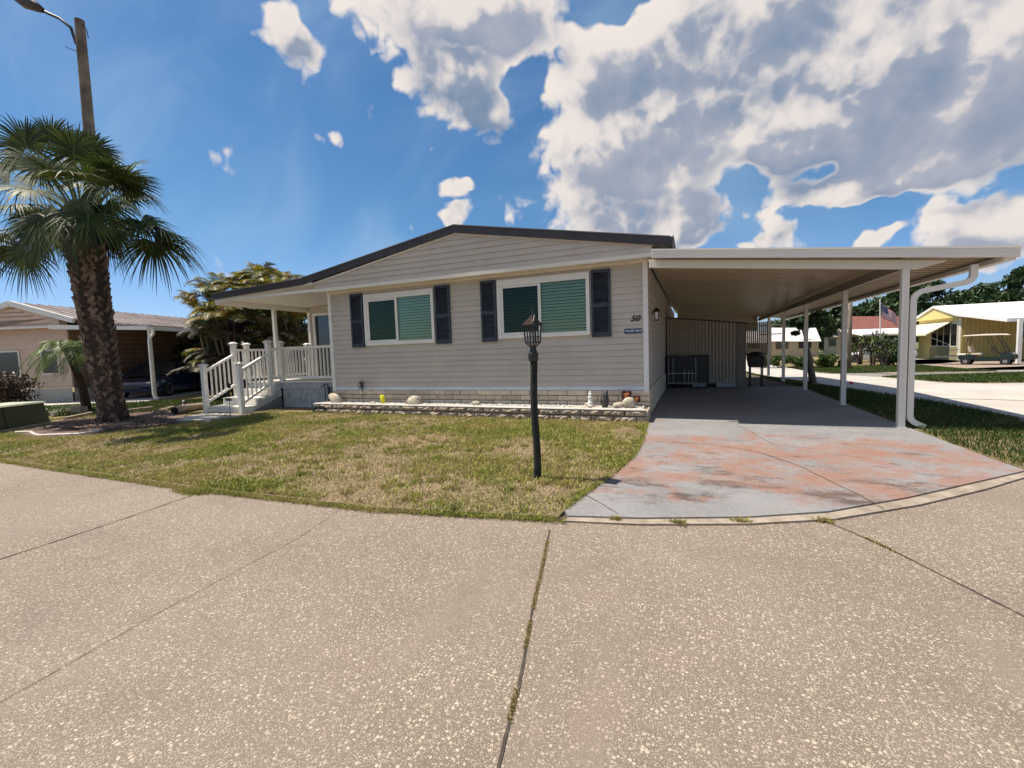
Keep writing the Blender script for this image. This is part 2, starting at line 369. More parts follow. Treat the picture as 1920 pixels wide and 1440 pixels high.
MT['leafred'] = mat('copper_leaf', (.10, .04, .035), .5, col2=(.05, .06, .03), vs=4, island=.6, trans=.15)
MT['bark'] = mat('grey_brown_bark', (.10, .075, .055), .9, var=.35, vs=8, bump=.8, bs=25)
MT['utility'] = mat('utility_pole', (.20, .165, .12), .85, var=.25, vs=3, bump=.4, bs=20)
MT['polewood'] = mat('street_pole_concrete', (.085, .060, .042), .85, col2=(.22, .175, .125), vs=1.5, bump=.4, bs=25)
MT['olive'] = mat('olive_green_paint', (.055, .062, .025), .55, col2=(.075, .08, .035), vs=2, dirt=.2)
MT['olivetop'] = mat('faded_green_lid', (.34, .37, .24), .6, col2=(.45, .46, .34), vs=3, dirt=.3)
MT['neighwall'] = mat('pinkish_tan_siding', (.62, .47, .37), .6, var=.05)
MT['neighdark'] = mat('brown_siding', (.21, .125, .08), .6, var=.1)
MT['tinroof'] = mat('aged_tin_roof', (.46, .39, .36), .5, col2=(.30, .24, .22), vs=1.2)
MT['neighskirt'] = mat('cream_skirt', (.52, .47, .40), .6, var=.08)
MT['tyre'] = mat('tyre_rubber', (.012, .012, .012), .8)
MT['rim'] = mat('alloy_rim', (.45, .45, .46), .3, metal=.8)
MT['navy'] = mat('navy_car_paint', (.012, .018, .055), .25, coat=1)
MT['darkcar'] = mat('black_car_paint', (.008, .008, .010), .25, coat=1)
MT['whitecar'] = mat('white_car_paint', (.65, .66, .66), .3, coat=.6)
MT['carglass'] = mat('car_glass', (.02, .025, .03), .05, spec=1)
MT['greencart'] = mat('dark_green_cart_paint', (.006, .022, .020), .3, coat=.6)
MT['beigeseat'] = mat('beige_vinyl', (.62, .53, .42), .5)
MT['cartroof'] = mat('cream_cart_roof', (.80, .72, .60), .45)
MT['yelwall'] = mat('yellow_stucco', (.68, .56, .22), .7, var=.04)
MT['yelsiding'] = mat('yellow_ribbed_siding', (.58, .42, .13), .6, var=.06)
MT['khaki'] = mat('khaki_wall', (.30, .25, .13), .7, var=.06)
MT['whiteroof'] = mat('white_metal_roof', (.80, .76, .74), .5, var=.04)
MT['creamawn'] = mat('cream_awning', (.78, .72, .48), .5)
MT['redroof'] = mat('red_brown_shingle', (.20, .07, .055), .85, var=.15, vs=3)
MT['beigewall'] = mat('beige_wall', (.48, .42, .32), .7, var=.06)
MT['darkwin'] = mat('dark_window', (.012, .013, .014), .08, spec=.9)
MT['flagred'] = mat('flag_red', (.42, .02, .03), .7); MT['flagwhite'] = mat('flag_white', (.72, .70, .70), .7); MT['flagblue'] = mat('flag_blue', (.02, .03, .14), .7)
MT['gravel'] = mat('white_gravel', (.56, .52, .46), .8, island=.2)
MT['mulch'] = mat('mulch', (.085, .05, .038), .95, col2=(.20, .13, .10), vs=14, bump=1., bs=60)
MT['timber'] = mat('old_timber', (.22, .165, .115), .9, col2=(.36, .29, .22), vs=7, bump=.6, bs=30)
MT['chip'] = mat('bark_chunk', (.16, .105, .08), .9, island=.5)
MT['edging'] = mat('white_plastic_edging', (.62, .55, .48), .5)
MT['grassblade'] = None
MT['redplastic'] = mat('red_plastic', (.65, .02, .05), .4)

def P3(nt):
    return nt.nodes.new('ShaderNodeNewGeometry').outputs['Position']
def noise_(nt, P, sc, det=6., ro=.6, dist=0.):
    n = N(nt, 'ShaderNodeTexNoise', ins={'Scale': sc, 'Detail': det, 'Roughness': ro, 'Distortion': dist}); nt.links.new(P, n.inputs['Vector']); return n.outputs[0]
def scaled(nt, P, s, rz=0):
    mp = N(nt, 'ShaderNodeMapping'); nt.links.new(P, mp.inputs[0]); mp.inputs['Scale'].default_value = s; mp.inputs['Rotation'].default_value = (0, 0, rz); return mp.outputs[0]
def road_mat():
    m = bpy.data.materials.new('exposed_aggregate_concrete'); m.use_nodes = True; nt = m.node_tree; b = nt.nodes['Principled BSDF']; P = P3(nt)
    big = smooth(nt, noise_(nt, P, .55, 5, .6), .35, .65); mid = smooth(nt, noise_(nt, P, 3.2, 5, .6, .4), .35, .7)
    base = mixc(nt, big, (.175, .137, .102), (.222, .178, .138)); base = mixc(nt, math_node(nt, 'MULTIPLY', mid, .5), base, (.225, .170, .135))
    fine = noise_(nt, P, 260, 3, .7); base = mixc(nt, smooth(nt, fine, .35, .7, 0, .6), base, (.085, .065, .048))
    def pebbles(scale, lo, hi, sd, under, dens):
        mp = N(nt, 'ShaderNodeMapping'); nt.links.new(P, mp.inputs[0]); mp.inputs['Location'].default_value = (sd, sd * 2, 0); mp.inputs['Scale'].default_value = (1, 1, .01)
        # wobble so pebbles are angular, not round
        wv = N(nt, 'ShaderNodeTexNoise', ins={'Scale': scale * 1.3, 'Detail': 2.0}); nt.links.new(mp.outputs[0], wv.inputs['Vector'])
        ws = N(nt, 'ShaderNodeVectorMath', operation='MULTIPLY_ADD'); nt.links.new(wv.outputs['Color'], ws.inputs[0]); ws.inputs[1].default_value = (.55 / scale,) * 3; nt.links.new(mp.outputs[0], ws.inputs[2])
        v = N(nt, 'ShaderNodeTexVoronoi', ins={'Scale': scale, 'Randomness': 1.0}); v.voronoi_dimensions = '2D'; nt.links.new(ws.outputs[0], v.inputs['Vector'])
        sx = nt.nodes.new('ShaderNodeSeparateColor'); nt.links.new(v.outputs['Color'], sx.inputs[0])
        size = math_node(nt, 'MULTIPLY_ADD', sx.outputs[0], hi - lo, lo)
        inside = math_node(nt, 'SUBTRACT', size, v.outputs['Distance'])
        a = smooth(nt, inside, 0, .10)
        on = math_node(nt, 'LESS_THAN', sx.outputs[1], dens)
        a = math_node(nt, 'MULTIPLY', a, on)
        pc = mixc(nt, sx.outputs[2], (.27, .22, .17), (.50, .42, .33))
        return mixc(nt, a, under, pc), a
    c, a1 = pebbles(150., .12, .46, 3.1, base, .85)
    c, a2 = pebbles(54., .04, .45, 7.7, c, .66)
    # worn smooth stretches where the stones are hidden
    worn = smooth(nt, noise_(nt, scaled(nt, P, (2.2, .5, 1), .3), .8, 4, .5), .54, .72, 0, .7)
    c = mixc(nt, worn, c, (.225, .178, .14))
    sta = smooth(nt, noise_(nt, P, 1.4, 7, .7, .5), .52, .76, 0, .42); c = mixc(nt, sta, c, (.13, .098, .085))
    lane = smooth(nt, noise_(nt, scaled(nt, P, (.35, 1.6, 1), -.08), 1.1, 5, .6), .45, .72, 0, .30); c = mixc(nt, lane, c, (.16, .125, .105))
    nt.links.new(c, b.inputs['Base Color']); b.inputs['Roughness'].default_value = .85; b.inputs['Specular IOR Level'].default_value = .3
    h = math_node(nt, 'ADD', math_node(nt, 'MULTIPLY', a2, .6), math_node(nt, 'MULTIPLY', fine, .5))
    bp = N(nt, 'ShaderNodeBump', ins={'Strength': .35, 'Distance': .004}); nt.links.new(h, bp.inputs['Height']); nt.links.new(bp.outputs[0], b.inputs['Normal'])
    return m
def drive_mat():
    m = bpy.data.materials.new('worn_painted_concrete'); m.use_nodes = True; nt = m.node_tree; b = nt.nodes['Principled BSDF']; P = P3(nt)
    g = mixc(nt, smooth(nt, noise_(nt, P, 1.3, 6, .65), .3, .7), (.19, .183, .185), (.25, .24, .238))
    g = mixc(nt, smooth(nt, noise_(nt, P, 22, 4, .7), .45, .7, 0, .5), g, (.30, .29, .285))
    # orange under-paint shows through in the open part
    sp = nt.nodes.new('ShaderNodeSeparateXYZ'); nt.links.new(P, sp.inputs[0])
    wob = math_node(nt, 'MULTIPLY_ADD', math_node(nt, 'SUBTRACT', noise_(nt, P, .9, 3, .5), .5), 2.2, sp.outputs[1])
    region = math_node(nt, 'MULTIPLY', smooth(nt, wob, 4.1, 4.7), smooth(nt, wob, 6.6, 7.7, 1, 0))
    o = noise_(nt, scaled(nt, P, (1, 1.25, 1), .35), 1.5, 10, .74, .2)
    grain = noise_(nt, P, 34, 4, .75)
    of = math_node(nt, 'MULTIPLY_ADD', region, .17, math_node(nt, 'MULTIPLY_ADD', math_node(nt, 'SUBTRACT', grain, .5), .42, o))
    of = smooth(nt, of, .56, .74, 0, .78)
    oc = mixc(nt, smooth(nt, noise_(nt, P, 4, 7, .72), .35, .65), (.28, .115, .068), (.27, .165, .122))
    c = mixc(nt, of, g, oc)
    st = noise_(nt, scaled(nt, P, (.9, 2.0, 1), -.55), 1.7, 9, .74, .2)
    low = math_node(nt, 'MULTIPLY', region, smooth(nt, sp.outputs[1], 4.0, 6.2, 1, .2))
    sf = smooth(nt, math_node(nt, 'MULTIPLY_ADD', low, .17, math_node(nt, 'MULTIPLY_ADD', math_node(nt, 'SUBTRACT', grain, .5), .2, st)), .58, .76, 0, .85)
    c = mixc(nt, sf, c, (.075, .055, .046))
    sp2 = smooth(nt, noise_(nt, P, 55, 4, .8), .58, .7, 0, .5); c = mixc(nt, sp2, c, (.16, .14, .13))
    nt.links.new(c, b.inputs['Base Color']); b.inputs['Roughness'].default_value = .75; b.inputs['Specular IOR Level'].default_value = .3
    bp = N(nt, 'ShaderNodeBump', ins={'Strength': .4, 'Distance': .004}); nt.links.new(noise_(nt, P, 90, 5, .7), bp.inputs['Height']); nt.links.new(bp.outputs[0], b.inputs['Normal'])
    return m
def patch(nt, P):
    return noise_(nt, P, .95, 5, .62, .3)
def lawn_mat():
    m = bpy.data.materials.new('dry_lawn_soil'); m.use_nodes = True; nt = m.node_tree; b = nt.nodes['Principled BSDF']; P = P3(nt)
    f = smooth(nt, patch(nt, P), .40, .60)
    c = mixc(nt, f, (.32, .235, .15), (.17, .15, .055))
    c = mixc(nt, smooth(nt, noise_(nt, P, 45, 4, .8), .4, .65, 0, .7), c, (.085, .06, .03))
    c = mixc(nt, smooth(nt, noise_(nt, P, 110, 3, .8), .5, .68, 0, .6), c, (.36, .29, .17))
    nt.links.new(c, b.inputs['Base Color']); b.inputs['Roughness'].default_value = .95; b.inputs['Specular IOR Level'].default_value = .1
    bp = N(nt, 'ShaderNodeBump', ins={'Strength': 1., 'Distance': .015}); nt.links.new(noise_(nt, P, 60, 5, .8), bp.inputs['Height']); nt.links.new(bp.outputs[0], b.inputs['Normal'])
    return m
def blade_mat(name, g1, g2, dry, lo=.38, hi=.62):
    m = bpy.data.materials.new(name); m.use_nodes = True; nt = m.node_tree; b = nt.nodes['Principled BSDF']; P = P3(nt); out = nt.nodes['Material Output']
    gi = nt.nodes.new('ShaderNodeNewGeometry'); rnd = gi.outputs['Random Per Island']
    c = mixc(nt, rnd, g1, g2)
    f = smooth(nt, math_node(nt, 'MULTIPLY_ADD', math_node(nt, 'SUBTRACT', rnd, .5), .35, patch(nt, P)), lo, hi, 1, 0)
    c = mixc(nt, f, c, dry)
    nt.links.new(c, b.inputs['Base Color']); b.inputs['Roughness'].default_value = .6; b.inputs['Specular IOR Level'].default_value = .25
    tl = nt.nodes.new('ShaderNodeBsdfTranslucent'); mx = nt.nodes.new('ShaderNodeMixShader'); mx.inputs[0].default_value = .25; nt.links.new(c, tl.inputs[0])
    nt.links.new(b.outputs[0], mx.inputs[1]); nt.links.new(tl.outputs[0], mx.inputs[2]); nt.links.new(mx.outputs[0], out.inputs[0])
    return m
def brick_mat(name, c1, c2, dirt):
    return mat(name, c1, .85, col2=c2, vs=12, bump=.9, bs=55, island=.18, dirt=dirt)
MT['road'] = road_mat(); MT['drive'] = drive_mat(); MT['lawn'] = lawn_mat()
MT['blade'] = blade_mat('lawn_grass', (.075, .11, .012), (.40, .40, .085), (.40, .30, .15), .33, .54)
MT['moss'] = mat('dry_moss', (.17, .14, .035), .9, col2=(.33, .25, .11), vs=25, island=.5)
MT['blade_far'] = blade_mat('green_grass', (.022, .055, .009), (.065, .10, .016), (.15, .12, .05), .22, .38)
MT['skirtblock'] = brick_mat('cream_split_block', (.62, .49, .35), (.74, .61, .46), .12)
MT['planterblock'] = brick_mat('weathered_split_block', (.27, .205, .155), (.50, .40, .31), .7)
MT['mortar'] = mat('dark_mortar', (.08, .055, .042), .95)
MT['farland'] = mat('grassy_ground', (.08, .10, .03), .95, col2=(.17, .15, .07), vs=.4, bump=.5, bs=10)
MT['street'] = mat('pale_street_concrete', (.40, .355, .31), .85, col2=(.50, .46, .41), vs=.5, bump=.3, bs=30, dirt=.15)
MT['joint'] = mat('dark_joint', (.06, .045, .035), .95, var=.4, vs=20)
MT['gutterlip'] = mat('sandy_gutter_edge', (.22, .175, .13), .9, col2=(.36, .30, .235), vs=5, bump=.5, bs=50, dirt=.6)

# ---------------------------------------------------------------- ground, road, driveway
def sheet(name, poly, dz, m, skirt=0, kind='structure', zfun=None):
    bm = bmesh.new(); vs = [bm.verts.new((p[0], p[1], 0)) for p in poly]; bm.faces.new(vs)
    bmesh.ops.triangulate(bm, faces=bm.faces)
    for y, _ in BRK[1:-1]:
        bmesh.ops.bisect_plane(bm, geom=list(bm.verts) + list(bm.edges) + list(bm.faces), plane_co=(0, y, 0), plane_no=(0, 1, 0))
    for v in bm.verts: v.co.z = G(v.co.y) + dz
    bmesh.ops.recalc_face_normals(bm, faces=bm.faces)
    for f in bm.faces:
        if f.normal.z < 0: f.normal_flip()
    if skirt:
        be = [e for e in bm.edges if len(e.link_faces) == 1]
        r = bmesh.ops.extrude_edge_only(bm, edges=be)
        for v in r['geom']:
            if isinstance(v, bmesh.types.BMVert): v.co.z -= skirt
    me = bpy.data.meshes.new(name); bm.to_mesh(me); bm.free(); me.materials.append(m)
    o = bpy.data.objects.new(name, me); COL.objects.link(o); o['kind'] = kind; return o
sheet('ground', [(-300, -200), (300, -200), (300, 400), (-300, 400)], 0, MT['farland'])
# the kerb line of the corner lot, left to right, then along the side street
EDGE = [(-60, 7.5), (-30, 4.6), (-16, 3.75), (-10.0, 3.35), (-7.5, 3.26), (-5.3, 3.2), (-2.76, 3.26), (-.99, 3.52)]
LIP = [(-.99, 3.52), (-.4, 3.62), (.41, 3.86), (1.05, 4.14), (1.78, 4.66), (2.46, 5.24), (3.1, 5.85)]
EDGE2 = [(3.1, 5.85), (3.55, 6.6), (4.05, 7.5), (4.55, 8.4), (4.78, 9.5), (4.7, 11), (4.4, 12.6), (4.05, 14), (3.35, 16.5), (3.2, 20), (3.2, 30), (3.2, 60)]
road_poly = [(-60, -40), (60, -40), (60, 16), (17, 17.0), (9.4, 17.4), (7.9, 17.2), (7.2, 17.6), (7.4, 21.8), (6.9, 24), (6.6, 26.5), (5.6, 60)] + list(reversed(EDGE2)) + list(reversed(LIP[:-1])) + list(reversed(EDGE[:-1]))
near_cut = [p for p in road_poly]
sheet('road', near_cut, .004, MT['road'])
# pale side street beyond the corner lies over the same roadbed
side = [(4.9, 9.6), (9, 9.0), (30, 8), (60, 8), (60, 15.9), (17, 16.9), (9.4, 17.3), (7.9, 17.1), (7.1, 17.55), (7.3, 21.8), (6.8, 24), (6.5, 26.5), (5.5, 60), (3.3, 60), (3.3, 30), (3.3, 20), (3.45, 16.5), (4.1, 14), (4.45, 12.6), (4.75, 11), (4.85, 10)]
sheet('side_street', side, .008, MT['street'])
sheet('path', [tuple(PG(x, y)[:2]) for x, y in ((1627, 698), (1690, 703), (1745, 694), (1920, 687.5), (2100, 680), (2100, 668), (1920, 677), (1800, 679), (1760, 683), (1700, 690))], .03, mat('brown_driveway', (.30, .225, .175), .85, var=.15, dirt=.3))   # drive crossing
DRV_L = [(-.72, 7.93), (-.66, 6.5), (-.68, 5.72), (-.78, 5.01), (-.93, 4.31), (-1.02, 3.91), (-1.05, 3.72)]
DRV_R = [(3.08, 5.93), (3.03, 6.4), (2.98, 7.05), (2.95, 8.05), (2.95, 10.36), (2.93, 12.54), (2.93, 15.2)]
LIPIN = [(-.98, 3.60), (-.4, 3.72), (.41, 3.97), (1.03, 4.26), (1.74, 4.79), (2.41, 5.36)]
drv = DRV_L + LIPIN + DRV_R + [(-.70, 15.2)]
sheet('driveway', drv, .034, MT['drive'], skirt=.04)
lip = LIP + list(reversed(LIPIN + [(3.07, 5.92)]))
sheet('gutter_edge', lip, .02, MT['gutterlip'], skirt=.02)
lawn = [(-60, 7.55), (-30, 4.65), (-16, 3.8), (-10.0, 3.4), (-7.5, 3.31), (-5.3, 3.25), (-2.76, 3.31), (-1.06, 3.56)] + list(reversed(DRV_L[:-1])) + [(-.72, 8.6), (-60, 8.6)]
sheet('lawn', lawn, .03, MT['lawn'], skirt=.04)
sheet('lawn', [(-60, 8.6), (-8.2, 8.6), (-8.2, 40), (-60, 40)], .024, MT['lawn'])
strip = [(3.12, 5.98), (3.55, 6.72), (4.02, 7.6), (4.5, 8.45), (4.73, 9.5), (4.65, 11), (4.35, 12.6), (4.0, 14), (3.3, 16.5), (3.15, 20), (3.15, 30), (2.93, 30), (2.97, 12.5), (2.99, 7.05), (3.06, 6.4)]
sheet('verge', strip, .03, MT['lawn'], skirt=.03)
sheet('verge', [(7.3, 17.7), (8, 17.25), (9.4, 17.45), (17, 17.05), (60, 16.1), (60, 26), (13.5, 25.8), (7.1, 22.2)], .02, MT['lawn'], skirt=.02)
sheet('verge', [(6.6, 27.6), (9, 27.6), (13.6, 28.1), (13.6, 60), (5.7, 60)], .02, MT['lawn'], skirt=.02)
# joints and cracks
def ribbon(name, pts, w, dz, m, jit=0., seed=0, step=.06):
    rnd = random.Random(seed); mb = MB(); P = []
    for (a, b) in zip(pts, pts[1:]):
        a, b = Vector((a[0], a[1])), Vector((b[0], b[1])); k = max(1, int((b - a).length / step))
        for i in range(k): P.append(a.lerp(b, i / k))
    P.append(Vector((pts[-1][0], pts[-1][1])))
    vs = []; off = 0
    for i, p in enumerate(P):
        t = (P[min(i + 1, len(P) - 1)] - P[max(i - 1, 0)]).normalized(); n = Vector((-t.y, t.x)); off = off * .8 + rnd.uniform(-jit, jit)
        ww = w * rnd.uniform(.5, 1.3)
        for s in (-1, 1):
            q = p + n * (off + s * ww / 2); vs.append((q.x, q.y, G(q.y) + dz))
    mb.add(vs, [(2 * i, 2 * i + 1, 2 * i + 3, 2 * i + 2) for i in range(len(P) - 1)])
    return tag(mb.build(name, m), kind='structure')
g2 = lambda x, y: tuple(PG(x, y)[:2])
J1 = [g2(1031, 995), g2(1018, 1060), g2(1000, 1140), g2(975, 1270), g2(935, 1440), g2(905, 1600)]
ribbon('road_joint', J1, .014, .008, MT['joint'], .003, 1)
J2 = [g2(385, 921), g2(330, 940), g2(200, 985), g2(0, 1050), g2(-300, 1150)]
ribbon('road_joint', J2, .012, .008, MT['joint'], .002, 2)
J3 = [g2(1545, 978), g2(1600, 1000), g2(1690, 1042), g2(1800, 1098), g2(1920, 1158), g2(2200, 1300)]
ribbon('road_joint', J3, .013, .008, MT['joint'], .003, 3)
ribbon('road_joint', [g2(640, 955), g2(560, 1010), g2(300, 1150), g2(0, 1320)], .004, .008, MT['joint'], .002, 9)
ribbon('road_joint', [(4.6, 12.5), (7, 11.9), (14, 11)], .05, .012, MT['joint'], .01, 8)
ribbon('driveway_crack', [g2(1225, 832), g2(1330, 838), g2(1420, 852), g2(1500, 880), g2(1590, 925), g2(1655, 960)], .009, .038, MT['joint'], .004, 4, .04)
ribbon('driveway_crack', [g2(1100, 936), g2(1150, 965), g2(1160, 973)], .008, .038, MT['joint'], .004, 5, .04)
ribbon('driveway_crack', [g2(1380, 800), g2(1450, 838), g2(1520, 846)], .006, .038, MT['joint'], .004, 6, .04)
ribbon('driveway_crack', [(-.66, 8.2), (2.9, 8.0)], .008, .038, MT['joint'], .001, 7)

# ---------------------------------------------------------------- grass
def inside(poly, X, Y):
    r = np.zeros(len(X), bool); n = len(poly)
    for i in range(n):
        x1, y1 = poly[i]; x2, y2 = poly[(i + 1) % n]
        c = ((y1 > Y) != (y2 > Y)) & (X < (x2 - x1) * (Y - y1) / ((y2 - y1) if y2 != y1 else 1e-9) + x1); r ^= c
    return r
Gn = np.vectorize(G)
def vnoise(X, Y, s, seed=0):
    rs = np.random.RandomState(seed); T = rs.rand(256, 256); x = X * s + 1000; y = Y * s + 1000
    xi, yi = np.floor(x).astype(int), np.floor(y).astype(int); fx, fy = x - xi, y - yi; fx = fx * fx * (3 - 2 * fx); fy = fy * fy * (3 - 2 * fy)
    a = T[xi % 256, yi % 256]; b = T[(xi + 1) % 256, yi % 256]; c = T[xi % 256, (yi + 1) % 256]; d = T[(xi + 1) % 256, (yi + 1) % 256]
    return (a * (1 - fx) + b * fx) * (1 - fy) + (c * (1 - fx) + d * fx) * fy
def blades(name, X, Y, h0, h1, w, m, lean=.8, seed=0, dz=.03):
    rs = np.random.RandomState(seed); n = len(X); Z = Gn(Y) + dz
    a = rs.rand(n) * 6.283; b = rs.rand(n) * 6.283; h = h0 + rs.rand(n) * (h1 - h0); L = lean * h * rs.rand(n); ww = w * (.6 + .8 * rs.rand(n))
    dx, dy = np.cos(a), np.sin(a); ex, ey = np.cos(b) * L, np.sin(b) * L
    v0 = np.stack([X - dx * ww / 2, Y - dy * ww / 2, Z], 1); v1 = np.stack([X + dx * ww / 2, Y + dy * ww / 2, Z], 1)
    v3 = np.stack([X - dx * ww * .4 + ex * .45, Y - dy * ww * .4 + ey * .45, Z + h * .65], 1); v2 = np.stack([X + dx * ww * .4 + ex * .45, Y + dy * ww * .4 + ey * .45, Z + h * .65], 1)
    v4 = np.stack([X + ex, Y + ey, Z + h * .95], 1)
    V = np.stack([v0, v1, v2, v3, v4], 1).reshape(-1, 3); i = np.arange(n)[:, None] * 5
    F = np.concatenate([i + [0, 1, 2], i + [0, 2, 3], i + [3, 2, 4]], 0)
    return raw(name, V, F, m)
def scatter(poly, n, seed, keep=None):
    rs = np.random.RandomState(seed); xs = [p[0] for p in poly]; ys = [p[1] for p in poly]
    X = rs.uniform(min(xs), max(xs), n); Y = rs.uniform(min(ys), max(ys), n); k = inside(poly, X, Y)
    if keep is not None: k &= keep(X, Y, rs)
    return X[k], Y[k]
LP = [(-15.5, 3.82), (-10.0, 3.42), (-7.5, 3.33), (-5.3, 3.27), (-2.76, 3.33), (-1.1, 3.56)] + list(reversed(DRV_L[:-1])) + [(-.75, 7.9), (-8.4, 8.15), (-10.4, 7.5), (-12.4, 7.2), (-15.5, 6.5)]
def keepf(X, Y, rs):
    q = .55 * vnoise(X, Y, 1.3, 1) + .3 * vnoise(X, Y, 3.1, 2) + .15 * vnoise(X, Y, 8, 3)
    d = np.hypot(X + 12.3, (Y - 6.0) * 1.3); near = np.clip((d - 1.7) / .7, 0, 1)
    return (rs.rand(len(X)) < np.clip((q - .38) * 6.5, .05, 1)) & (rs.rand(len(X)) < near)
X, Y = scatter(LP, 360000, 11, keepf)
tag(blades('grass', X, Y, .014, .050, .0105, MT['blade'], 1.7, 12), kind='stuff')
MT['straw'] = mat('straw_thatch', (.40, .31, .17), .8, island=.45)
X, Y = scatter(LP, 260000, 61, lambda X, Y, r: (.55 * vnoise(X, Y, 1.3, 1) + .3 * vnoise(X, Y, 3.1, 2) + .15 * vnoise(X, Y, 8, 3) < .52 + .1 * r.rand(len(X))) & (np.hypot(X + 12.3, (Y - 6.0) * 1.3) > 2.2))
tag(blades('thatch', X, Y, .006, .022, .006, MT['straw'], 3.0, 62), kind='stuff')
rs = np.random.RandomState(71); cx_, cy_ = scatter(LP, 900, 72); k = np.hypot(cx_ + 12.3, (cy_ - 6) * 1.3) > 2.4; cx_, cy_ = cx_[k], cy_[k]
m__ = rs.randint(10, 60, len(cx_)); X = np.repeat(cx_, m__) + rs.normal(0, .035, m__.sum()); Y = np.repeat(cy_, m__) + rs.normal(0, .035, m__.sum()); k = inside(LP, X, Y)
tag(blades('weeds', X[k], Y[k], .03, .07, .011, MT['blade'], 1.3, 73), kind='stuff')
# tufts hanging over the slab edges
rs = np.random.RandomState(5)
def along(pts, n, spread, seed):
    rs = np.random.RandomState(seed); P = np.array([p[:2] for p in pts]); seg = np.hypot(*(P[1:] - P[:-1]).T); c = np.concatenate([[0], np.cumsum(seg)]); t = rs.rand(n) * c[-1]
    x = np.interp(t, c, P[:, 0]); y = np.interp(t, c, P[:, 1]); return x + rs.normal(0, spread, n), y + rs.normal(0, spread, n), t / c[-1]
x, y, t = along(EDGE[2:], 16000, .022, 1); tag(blades('grass_fringe', x, y, .015, .045, .007, MT['blade'], 1.6, 13, .012), kind='stuff')
x, y, t = along(DRV_L, 5000, .016, 2); tag(blades('grass_fringe', x, y, .015, .045, .007, MT['blade'], 1.6, 14, .03), kind='stuff')
x, y, t = along(J1, 9000, .005, 3); k = (vnoise(x, y, 5, 9) > .45) & (rs.rand(9000) < .9); tag(blades('joint_weeds', x[k], y[k], .003, .010, .004, MT['moss'], 1.5, 15, .006), kind='stuff')
x, y, t = along(J3[:3], 1500, .006, 4); k = vnoise(x, y, 5, 9) > .5; tag(blades('joint_weeds', x[k], y[k], .005, .016, .004, MT['moss'], 1.5, 16, .006), kind='stuff')
cl = [(g2(360, 924), .10, 1500), (g2(385, 922), .05, 500), (g2(1155, 978), .02, 120), (g2(1270, 984), .03, 160), (g2(1390, 982), .035, 160), (g2(1545, 980), .03, 120)]
xx = np.concatenate([rs.normal(p[0], s, n) for p, s, n in cl]); yy = np.concatenate([rs.normal(p[1], s * .35, n) for p, s, n in cl])
tag(blades('edge_weeds', xx, yy, .02, .06, .007, MT['blade'], 1.3, 17, .005), kind='stuff')
X, Y = scatter(strip, 60000, 21); tag(blades('grass', X, Y, .03, .08, .008, MT['blade_far'], 1.0, 22), kind='stuff')
X, Y = scatter([(7.3, 17.7), (8, 17.25), (9.4, 17.45), (17, 17.05), (30, 16.6), (30, 25), (13.5, 25.7), (7.1, 22.2)], 90000, 23); tag(blades('grass', X, Y, .03, .09, .03, MT['blade_far'], 1.0, 24, .02), kind='stuff')
X, Y = scatter([(6.8, 27.7), (9, 27.7), (13.5, 28.2), (13.5, 36), (6.2, 36)], 30000, 25); tag(blades('grass', X, Y, .03, .09, .035, MT['blade_far'], 1.0, 26, .02), kind='stuff')
X, Y = scatter([(-23, 6.5), (-15.3, 6.5), (-12.4, 7.3), (-12.0, 12), (-14.8, 12), (-17.6, 9.6), (-19, 9)], 50000, 27, lambda X, Y, r: np.hypot(X + 12.3, Y - 6) > 2); tag(blades('grass', X, Y, .02, .06, .018, MT['blade_far'], 1.0, 28, .028), kind='stuff')

# ---------------------------------------------------------------- the mobile home
YF = 8.61; YG = 8.30; XL, XR = -8.28, -.74; YB = 23.0
house = thing('mobile_home', 'low beige sided mobile home with slate shutters and shallow brown edged gable roof', 'mobile home', (-4.5, YF, 0))
# walls behind the siding (solid, with the two window openings left open)
W1 = (-7.19, -5.28, 1.595, 2.795); W2 = (-3.74, -1.81, 1.61, 2.82)
Z0, Z1 = .55, 2.92
def rake(x):   # underside of the roof edge
    return 3.79 - .175 * abs(x + 4.5)
core = MB()
yb0, yb1 = YF + .02, YF + .14
def wall_boxes(mb, y0, y1):
    xs = [XL + .03, W1[0], W1[1], W2[0], W2[1], XR - .03]
    mb.box(xs[0], xs[1], y0, y1, 0.02, Z1); mb.box(xs[2], xs[3], y0, y1, 0.02, Z1); mb.box(xs[4], xs[5], y0, y1, 0.02, Z1)
    for W in (W1, W2): mb.box(W[0], W[1], y0, y1, .02, W[2]); mb.box(W[0], W[1], y0, y1, W[3], Z1)
wall_boxes(core, yb0, yb1)
core.box(XL + .03, XL + .15, yb1, YB, .02, Z1); core.box(XR - .15, XR - .03, yb1, YB, .02, Z1); core.box(XL + .15, XR - .15, YB - .1, YB, .02, Z1)
core.build('wall', MT['siding'], house)
ROW = .1165
def lap(mb, xa, xb, y, z, h=ROW, t=.023, axis='y', s=-1):
    # one course of lap siding: bottom lip stands proud
    if axis == 'y': mb.add([(xa, y + s * t, z), (xb, y + s * t, z), (xb, y + s * .003, z + h), (xa, y + s * .003, z + h), (xa, y, z), (xb, y, z)], [(0, 1, 2, 3), (0, 4, 5, 1)])
    else: mb.add([(y + s * t, xa, z), (y + s * t, xb, z), (y + s * .003, xb, z + h), (y + s * .003, xa, z + h), (y, xa, z), (y, xb, z)], [(0, 1, 2, 3), (0, 4, 5, 1)])
sd = MB(); z = Z0 + .055; rr_ = random.Random(3)
